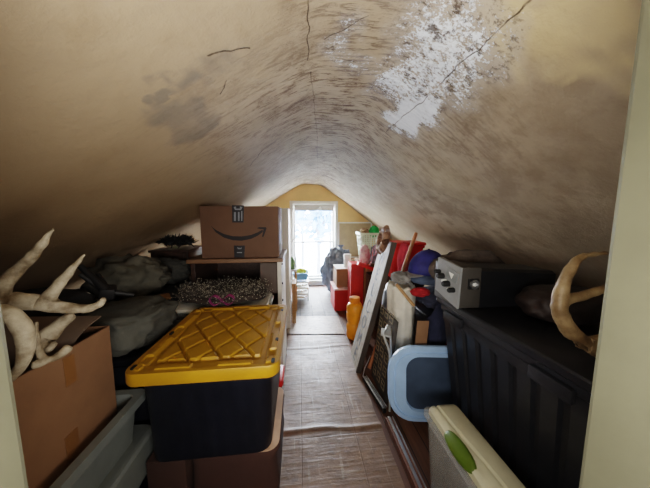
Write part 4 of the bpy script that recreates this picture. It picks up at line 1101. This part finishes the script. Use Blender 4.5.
# dark tub right of the bag carries the clothes
t = thing('storage_tote', 'dark tote hidden beneath the heap of jeans and shirts', 'storage tote', (hcx+.4, 1.66, 0))
tx0 = hcx+.115; tub(MB(), tx0+.21, 1.69, .42, .40, .002, .56, .94, .04, .006, .02, .03).build('tote_body', NAVY, t, smooth=40)
slab(MB(), tx0+.21, 1.69, .43, .41, .562, .585, .04).build('tote_lid', NAVY, t, smooth=40)
soft('navy_jacket', 'navy jacket draped down over the hidden tote next to the white bag', 'jacket', (tx0+.10, 1.42, .40), (.30, .09, .66), NAVYF, 71, .004, .16, 2.0, .05)
soft('dark_red_shirt', 'dark red shirt lying low beside the top of the blue lid', 'shirt', (tx0+.13, 1.345, .28), (.26, .05, .5), REDF, 72, .004, .15, 2.2, .05)
soft('jeans', 'folded faded blue jeans lying on top of the clothes heap', 'jeans', (tx0+.11, 1.62, .81), (.34, .24, .09), M('denim', (92, 106, 128), .9, .15, 8, .5, 80), 73, .755, .12, 2.0, .04)
soft('dark_shirt', 'dark blue shirt bundled under the faded jeans', 'shirt', (tx0+.17, 1.64, .66), (.34, .30, .15), M('dusty_navy', (58, 60, 76), .95, .2, 8, .5, 70), 74, .588, .14, 2.0, .05)
p = P(425, 303, Y=1.44)
soft('knit_hat', 'crimson knit hat poking from the clothes heap', 'hat', (p.x-.01, 1.49, .755), (.13, .09, .06), M('crimson_knit', (176, 36, 44), .9, .15, 20, .4, 90), 75, None, .12, 2.2, .04)
# wooden slat along the bag's rim
a, b = P(396, 284, Y=1.42), P(414, 306, Y=1.36)
o = MB().tube([a, b], .010, 8).build('wooden_stick', WOOD, smooth=40); tag(o, 'thin wooden stick lying across the mouth of the white bag', 'stick')
# navy cap
p = P(427, 262, Y=1.62); cr = .125
cp = thing('baseball_cap', 'round navy blue cap with grey brim on top of the clothes heap', 'cap', p)
mb = MB(); rings = []; n = 28
cc = Vector((p.x+.01, 1.62, p.z-.075))
for i in range(10):
    a = PI/2*i/9
    rings.append([cc+Vector((cr*1.12*math.cos(a)*math.cos(2*PI*j/n), cr*math.cos(a)*math.sin(2*PI*j/n), .165*math.sin(a))) if i < 9 else cc+Vector((.002*math.cos(2*PI*j/n), .002*math.sin(2*PI*j/n), .165)) for j in range(n)])
mb.loft(rings).build('crown', M('navy_cap_cloth', (52, 54, 122), .75, .15, 12, .3, 90), cp, smooth=180)
mb = MB(); up_ = []; 
rg1 = []; 
for i in range(15):
    a = math.radians(150+80*i/14)
    d_ = Vector((math.cos(a), math.sin(a), 0)); e_ = math.sin(PI*i/14)
    rg1.append([cc+d_*cr*1.02+Vector((0, 0, .004)), cc+d_*(cr*1.02+.075*e_+.002)+Vector((0, 0, -.012*e_)), cc+d_*(cr*1.02+.075*e_+.002)+Vector((0, 0, -.016*e_-.002)), cc+d_*cr*1.02+Vector((0, 0, -.002))])
mb.loft(rg1).build('brim', M('grey_brim', (150, 146, 144), .8, .1, 12, .2, 60), cp, smooth=50)
MB().lathe([(.008, 0), (.009, .004), (.002, .008)], cc+Vector((0, 0, .164)), 10).build('top_button', NAVYF, cp, smooth=50)
# broom handle
a, b = P(416, 233, Y=2.08), P(399, 282, Y=1.98)
d_ = (b-a).normalized(); b2 = a+d_*((a.z-.01)/-d_.z)
o = MB().tube([a, b2], .016, 10).build('broom_handle', M('broom_wood', (176, 112, 72), .6, .12, 4, .2, 20, stretch=(8, 8, 1)), smooth=50); tag(o, 'bare wooden broom handle slanting up before the bright red bin', 'pole')
print('BROOM', a, b2)

# ------------------------------------------------------------------ large black tote at right
KX = .76
k0, k1 = P(600, 387, X=KX), P(437, 294, X=KX)
kz = (k0.z+k1.z)/2; ky1 = k1.y; ky0 = .36
print('BLACKTOTE', k0, k1)
kb = thing('storage_tote', 'very large ribbed black tote filling the right side by the doorway', 'storage tote', (KX+.3, (ky0+ky1)/2, 0))
kw = .56; kcx, kcy, kd = KX+kw/2, (ky0+ky1)/2, ky1-ky0
def kring(z, inset, rib):
    x0, x1 = KX+inset, KX+kw-inset; y0, y1 = ky0+inset, ky1-inset; pts = []
    N = 9
    corners = [Vector((x0, y1, z)), Vector((x0, y0, z)), Vector((x1, y0, z)), Vector((x1, y1, z))]
    nr = [Vector((-1, 0, 0)), Vector((0, -1, 0)), Vector((1, 0, 0)), Vector((0, 1, 0))]
    for s in range(4):
        a, b = corners[s], corners[(s+1) % 4]
        for i in range(N):
            f0, f1, f2, f3 = i/N, (i+.60)/N, (i+.66)/N, (i+.94)/N
            for f_, ins in ((f0, 0), (f1, 0), (f2, rib), (f3, rib)): pts.append(a.lerp(b, f_)-nr[s]*ins)
    return pts
kbz = .18
mb = MB(); mb.loft([kring(kbz, .085, 0), kring(kbz+.02, .08, .014), kring(kz-.14, .032, .014), kring(kz-.12, .026, 0), kring(kz-.075, .024, 0)])
mb.build('tote_body', BLACKP, kb, smooth=30)
mb = MB(); slab(mb, kcx, kcy, kw-.02, kd-.02, kz-.073, kz-.034, .03, .004); mb.build('tote_rim', BLACKP, kb, smooth=40)
mb = MB(); slab(mb, kcx, kcy, kw+.02, kd+.02, kz-.033, kz, .03, .006); mb.build('tote_lid', BLACKR, kb, smooth=40)
for yy in (ky0+.25, ky0+.72):
    MB().box((KX+.002, yy, kz-.078), (.022, .13, .045), bev=.006).build('lid_latch', BLACKP, kb, smooth=40)
t = thing('wooden_crate', 'plain wooden crate holding the large black tote off the floor', 'crate', (kcx+.06, kcy, 0))
MB().box((kcx+.07, kcy, .088), (.36, kd-.26, .172), bev=.004).build('crate_body', DKWOOD, t)
for s in (-1, 1): MB().box((kcx+.07-.183, kcy+s*.2, .088), (.006, .06, .17)).build('corner_batten', DKWOOD, t)

# grey / black machine case on the tote
ez = kz+.002
e_bn = P(457, 309, Z=ez)   # near bottom corner of panel
eN = P(462, 268, Y=e_bn.y)
EH = P(460, 268, Y=e_bn.y).z-ez
e_f = P(435, 287, X=e_bn.x-.03)
print('CASE', e_bn, EH, e_f)
EX, EY = e_bn.x+.005, e_bn.y
ed = .30; ew = .50
mc = thing('machine_case', 'bulky dark machine case with grey control panel end on the large black tote', 'machine', (EX+ew/2, EY+ed/2, ez))
ang = math.radians(6)
def cbox(mb, x0, x1, y0, y1, z0, z1, bev=.008): return mb.box(((x0+x1)/2, (y0+y1)/2, (z0+z1)/2), (x1-x0, y1-y0, z1-z0), bev=bev)
GRC = M('warm_grey_case', (66, 63, 59), .55, .08, 8, .15, 50); LGC = M('light_grey_panel', (136, 138, 138), .45, .06, 10, .08, 60); CBK = M('case_black', (22, 23, 27), .5, .15, 10, .15, 50)
ey1 = min(EY+ed, ky1-.01)
GW = P(481, 290, Y=EY).x-EX
cbox(MB(), EX, EX+GW, EY, ey1, ez, ez+EH).build('end_housing', GRC, mc, smooth=35)
# black body, top slopes with the ceiling
mb = MB(); bx0, bx1_ = EX+GW+.0005, min(EX+ew, KX+kw-.02)
zb1 = ez+EH-.006; zb2 = min(ez+EH-.03, cz(bx1_)-.02)
mb.loft([[(bx0, EY+.003, ez), (bx0, ey1, ez), (bx0, ey1, zb1-.012), (bx0, ey1-.02, zb1), (bx0, EY+.023, zb1), (bx0, EY+.003, zb1-.012)],
         [(bx1_, EY+.003, ez), (bx1_, ey1, ez), (bx1_, ey1, zb2-.012), (bx1_, ey1-.02, zb2), (bx1_, EY+.023, zb2), (bx1_, EY+.003, zb2-.012)]])
mb.build('black_body', CBK, mc)
# control panel on aisle side, slightly proud and tilted
mb = MB()
pv = [tuple(P(457, 309, X=EX-.010)), tuple(P(435, 289, X=EX-.022)), tuple(P(438.5, 257, X=EX-.026)), tuple(P(461.5, 268, X=EX-.008))]
pv2 = [(EX-.001, p_[1], p_[2]) for p_ in pv]
mb.add(pv+pv2, [(0, 1, 2, 3), (7, 6, 5, 4), (0, 3, 7, 4), (1, 0, 4, 5), (2, 1, 5, 6), (3, 2, 6, 7)])
cpn = mb.build('control_panel', LGC, mc)
pA, pB, pC, pD = [Vector(x) for x in pv]
def on_panel(u, v): # u 0 near..1 far, v 0 bottom..1 top
    return pA.lerp(pB, u).lerp(pD.lerp(pC, u), v)
pn = (pB-pA).cross(pD-pA).normalized()
if pn.x > 0: pn = -pn
pr = Matrix((((pB-pA).normalized()), pn.cross((pB-pA).normalized()), pn)).transposed().to_4x4()
def knob(u, v, r, L, mat, nm='knob'):
    MB().lathe([(r, 0), (r, L*.8), (r*.8, L), (.001, L)], (0, 0, 0), 16).build(nm, mat, cpn, smooth=40, mw=Matrix.Translation(on_panel(u, v)) @ pr)
for (u, v, r, L) in ((.20, .38, .012, .03), (.42, .45, .014, .034), (.68, .56, .013, .034), (.86, .62, .010, .03)): knob(u, v, r, L, BLK)
for (u, v, r, L) in ((.30, .36, .009, .02), (.55, .48, .008, .024)): knob(u, v, r, L, WB, 'dial')
c0 = on_panel(.32, .72)
mb = MB(); mb.box((0, 0, 0), (.075, .055, .006), bev=.002); mb.build('window_label', M('panel_sticker', (130, 134, 134), .4, .1, 20, 0), cpn, mw=Matrix.Translation(c0+pn*.002) @ pr)
mb = MB(); mb.add([(-.015, -.012, .006), (.02, -.008, .006), (-.008, .018, .006), (-.015, -.012, .0065), (.02, -.008, .0065), (-.008, .018, .0065)], [(0, 1, 2), (5, 4, 3)]); mb.build('white_label', PAPER, cpn, mw=Matrix.Translation(c0) @ pr)
# round latch on the grey front
lp = P(473, 284, Y=EY)
RX = Matrix.Rotation(PI/2, 4, 'X')
lt = MB().box((lp.x, EY-.003, lp.z), (.052, .008, .05), bev=.002).build('latch', BLK, mc)
MB().lathe([(.022, 0), (.022, .006), (.016, .007), (.015, .002), (.001, .002)], (0, 0, 0), 24).build('latch_ring', STEEL, lt, smooth=40, mw=Matrix.Translation((lp.x+.002, EY-.007, lp.z)) @ RX)
MB().lathe([(.009, 0), (.009, .006), (.001, .008)], (0, 0, 0), 16).build('latch_button', WB, lt, smooth=40, mw=Matrix.Translation((lp.x, EY-.007, lp.z)) @ RX)
# dusty cloth over the case under the roof
cbk = soft('dust_cloth', 'dusty grey brown cloth draped behind the machine case along the roof slope', 'cloth', (EX+.26, ey1+.09, kz+.11), (.46, .14, .26), M('dusty_cloth', (96, 86, 80), .95, .2, 8, .5, 50), 81, kz+.002, .12, 2.0, .04)

# right antler resting on the tote near the jamb
Yr = .585
antler('antler', 'brown curved antler resting on the large black tote beside the door jamb',
       [[(622, 362, Yr, .015), (600, 352, Yr, .0165), (582, 341, Yr, .0165), (566, 326, Yr, .017), (559, 304, Yr, .0155), (563, 286, Yr, .013), (572, 266, Yr, .010), (584, 256, Yr, .007), (608, 253, Yr, .003)],
        [(563, 300, Yr, .014), (578, 297, Yr, .011), (598, 291, Yr, .009), (618, 284, Yr, .008), (634, 276, Yr, .003)],
        [(580, 343, Yr, .016), (596, 341, Yr, .013), (612, 336, Yr, .010), (612, 326, Yr, .004)]], BONE2, 1.3)
o = soft('leather_bag', 'dark brown leather bag in shadow behind the brown antler', 'bag', (KX+.33, .86, kz+.07), (.34, .22, .14), M('dark_leather', (40, 28, 24), .6, .2, 8, .3, 40), 83, kz+.002, .1, 2.0, .03, power=.8)

# cream-lid clear bin with green handle
qz = .385
qr0 = P(455, 402, Z=qz); ql0 = P(427, 405, Z=qz)
print('CREAMBIN', qr0, ql0)
bx_R = .566; qx0, qx1 = ql0.x-.0, qr0.x; qy1 = qr0.y; qy0 = .42
CREAM = M('cream_plastic', (206, 200, 170), .4, .05, 8, .05, 60)
cb = thing('storage_bin', 'clear bin with cream lid and green handle at the foot of the black tote', 'storage bin', ((qx0+qx1)/2, (qy0+qy1)/2, 0))
bxl = max(P(418, 402, Z=qz-.02).x, bx_R)
tub(MB(), (bxl+qx1)/2, (qy0+qy1)/2+.01, qx1-bxl, qy1-qy0+.02, .016, qz-.03, .86, .035, .004, .012, .02).build('bin_body', CLEAR, cb, smooth=40)
# lid: heightfield loft across x (profile), along y with rounded far end
prof = [(0, -.030), (.002, -.008), (.012, .0), (.045, .002), (.050, -.006), (.058, -.006), (.064, .003), (qx1-qx0-.012, .003), (qx1-qx0-.002, -.004), (qx1-qx0, -.030)]
mb = MB(); rings = []
for i in range(61):
    s = i/60; y = qy0+(qy1-qy0)*s
    endr = max(0, (y-(qy1-.03))/.03); dzz = -.012*endr**2
    wavx = .012*math.sin((y-qy0)*9)
    rings.append([(qx0+px_+(.012*endr**2 if px_ < .03 else 0)+(wavx if .04 < px_ < .066 else 0), y, qz+pz_+dzz) for px_, pz_ in prof])
mb.loft(rings).build('bin_lid', CREAM, cb, smooth=40)
hc = P(449, 452, Z=qz)
hy_ = P(440, 450, X=qx0).y-.10
mb = MB(); rings = []; n = 20
RH = Matrix.Translation((qx0+.010, hy_, qz-.008)) @ Matrix.Rotation(math.radians(-38), 4, 'Y')
for i in range(17):
    a = PI*(i+.15)/(16.3); rad = math.sin(a)**.8
    rings.append([RH @ Vector((.030*rad*math.cos(2*PI*jj/n), -.082*math.cos(a), .014*rad*math.sin(2*PI*jj/n))) for jj in range(n)])
mb.loft(rings).build('green_handle', M('lime_green_plastic', (84, 106, 28), .35, .06, 8, .05, 60), cb, smooth=60)
zf_ = .024
soft('folded_cloth', 'dark folded cloth seen through the clear bin with cream lid', 'cloth', ((bxl+qx1)/2, (qy0+qy1)/2, .15), ((qx1-bxl)*.5, .38, .20), M('dark_stripe_cloth', (78, 68, 66), .95, .2, 20, .4, 60), 85, .03, .08, 2, .03, power=.7)

# blue lid leaning upright
BLUEL = M('light_blue_plastic', (166, 200, 240), .4, .05, 8, .05, 60); BLUED = M('shaded_blue_recess', (70, 84, 104), .4, .1, 6, .05, 60)  # lid recess given a darker blue for the shadow inside it
ly = 1.26
lb, ltp = P(408, 434, Y=ly), P(418, 347, Y=ly); lx0 = P(388.5, 390, Y=ly).x
print('BLUELID', lb, ltp, lx0)
lz0, lz1 = max(lb.z, .065), ltp.z; lw, lh = .54, lz1-lz0
bl_ = thing('blue_lid', 'light blue plastic tote lid propped upright on its edge against the clothes', 'lid', (lx0+lw/2, ly, lz0))
Mt = Matrix.Translation((lx0+.0, ly, lz0)) @ Matrix.Rotation(math.radians(-8), 4, 'Z') @ Matrix.Rotation(math.radians(-7), 4, 'X') @ Matrix.Rotation(PI/2, 4, 'X')
def lr(w_, h_, r, z): return rr(lw/2, lh/2, w_, h_, r, z, 7)
mb = MB(); mb.loft([lr(lw-.01, lh-.01, .145, -.004), lr(lw, lh, .15, .0), lr(lw, lh, .15, .022), lr(lw-.012, lh-.012, .145, .028), lr(lw-.05, lh-.05, .125, .028), lr(lw-.058, lh-.058, .12, .020), lr(lw-.075, lh-.075, .112, .020), lr(lw-.083, lh-.083, .108, .028), lr(lw-.20, lh-.12, .08, .028), lr(lw-.21, lh-.13, .075, .010)])
mb.build('lid_rim', BLUEL, bl_, smooth=35, mw=Mt)
mb = MB(); mb.loft([lr(lw-.212, lh-.132, .074, .0102), lr(lw-.212, lh-.132, .074, .0115)]); mb.build('lid_center', BLUED, bl_, smooth=35, mw=Mt)
# board with metal rail along the floor
g0, g1 = P(384, 406, Z=.05), P(423, 488, Z=.05)
bx_0 = (g0.x+g1.x)/2
rb0 = thing('rail_board', 'dark wooden board with a bright metal rail lying along the right edge of aisle', 'board', (bx_0, .9, 0))
y0_, y1_ = .42, 1.29
print('RAIL', g0, g1)
MB().box((bx_0+.0, (y0_+y1_)/2, .024), (.05, y1_-y0_, .044), bev=.003).build('board', M('reddish_board', (104, 66, 50), .5, .15, 4, .2, 20, stretch=(10, 1, 10)), rb0)
MB().box((bx_0-.006, (y0_+y1_)/2, .0515), (.014, y1_-y0_-.01, .010), bev=.002).build('metal_rail', STEEL, rb0)
MB().box((bx_0+.018, (y0_+y1_)/2, .050), (.006, y1_-y0_-.01, .007), bev=.001).build('metal_rail', STEEL, rb0)

# ------------------------------------------------------------------ light
w = bpy.data.worlds.new('world'); SC.world = w; w.use_nodes = True
nt = w.node_tree; bg = nt.nodes['Background']
tc = nt.nodes.new('ShaderNodeTexCoord'); sx = nt.nodes.new('ShaderNodeSeparateXYZ'); rp = nt.nodes.new('ShaderNodeValToRGB')
nt.links.new(tc.outputs['Generated'], sx.inputs[0]); nt.links.new(sx.outputs[2], rp.inputs[0]); nt.links.new(rp.outputs[0], bg.inputs[0])
rp.color_ramp.elements[0].color = (.95, .97, 1, 1); rp.color_ramp.elements[1].color = (.62, .80, 1, 1)
bg.inputs[1].default_value = 62.0
def area(name, loc, rot, sx_, sy_, power, col, portal=False):
    l = bpy.data.lights.new(name, 'AREA'); l.shape = 'RECTANGLE'; l.size = sx_; l.size_y = sy_; l.energy = power; l.color = col
    o = bpy.data.objects.new(name, l); C.objects.link(o); o.location = loc; o.rotation_euler = rot
    if portal: l.cycles.is_portal = True
    return o
area('window_portal', ((WX0+WX1)/2, YF+.16, (WZ0+WZ1)/2), (-PI/2, 0, 0), WX1-WX0, WZ1-WZ0, 1, (1, 1, 1), True)
area('landing_fill', (-.05, -.16, 1.0), (math.radians(124), 0, 0), 1.1, .4, 21, (1, .95, .89))  # added fill for light from the stairwell side; no lamp known there

SC.view_settings.view_transform = 'Filmic'; SC.view_settings.look = 'Medium High Contrast'
SC.view_settings.exposure = 0.42
SC.cycles.use_denoising = True
SC.cycles.max_bounces = 10; SC.cycles.diffuse_bounces = 6; SC.cycles.transparent_max_bounces = 12
SC.cycles.sample_clamp_indirect = 8
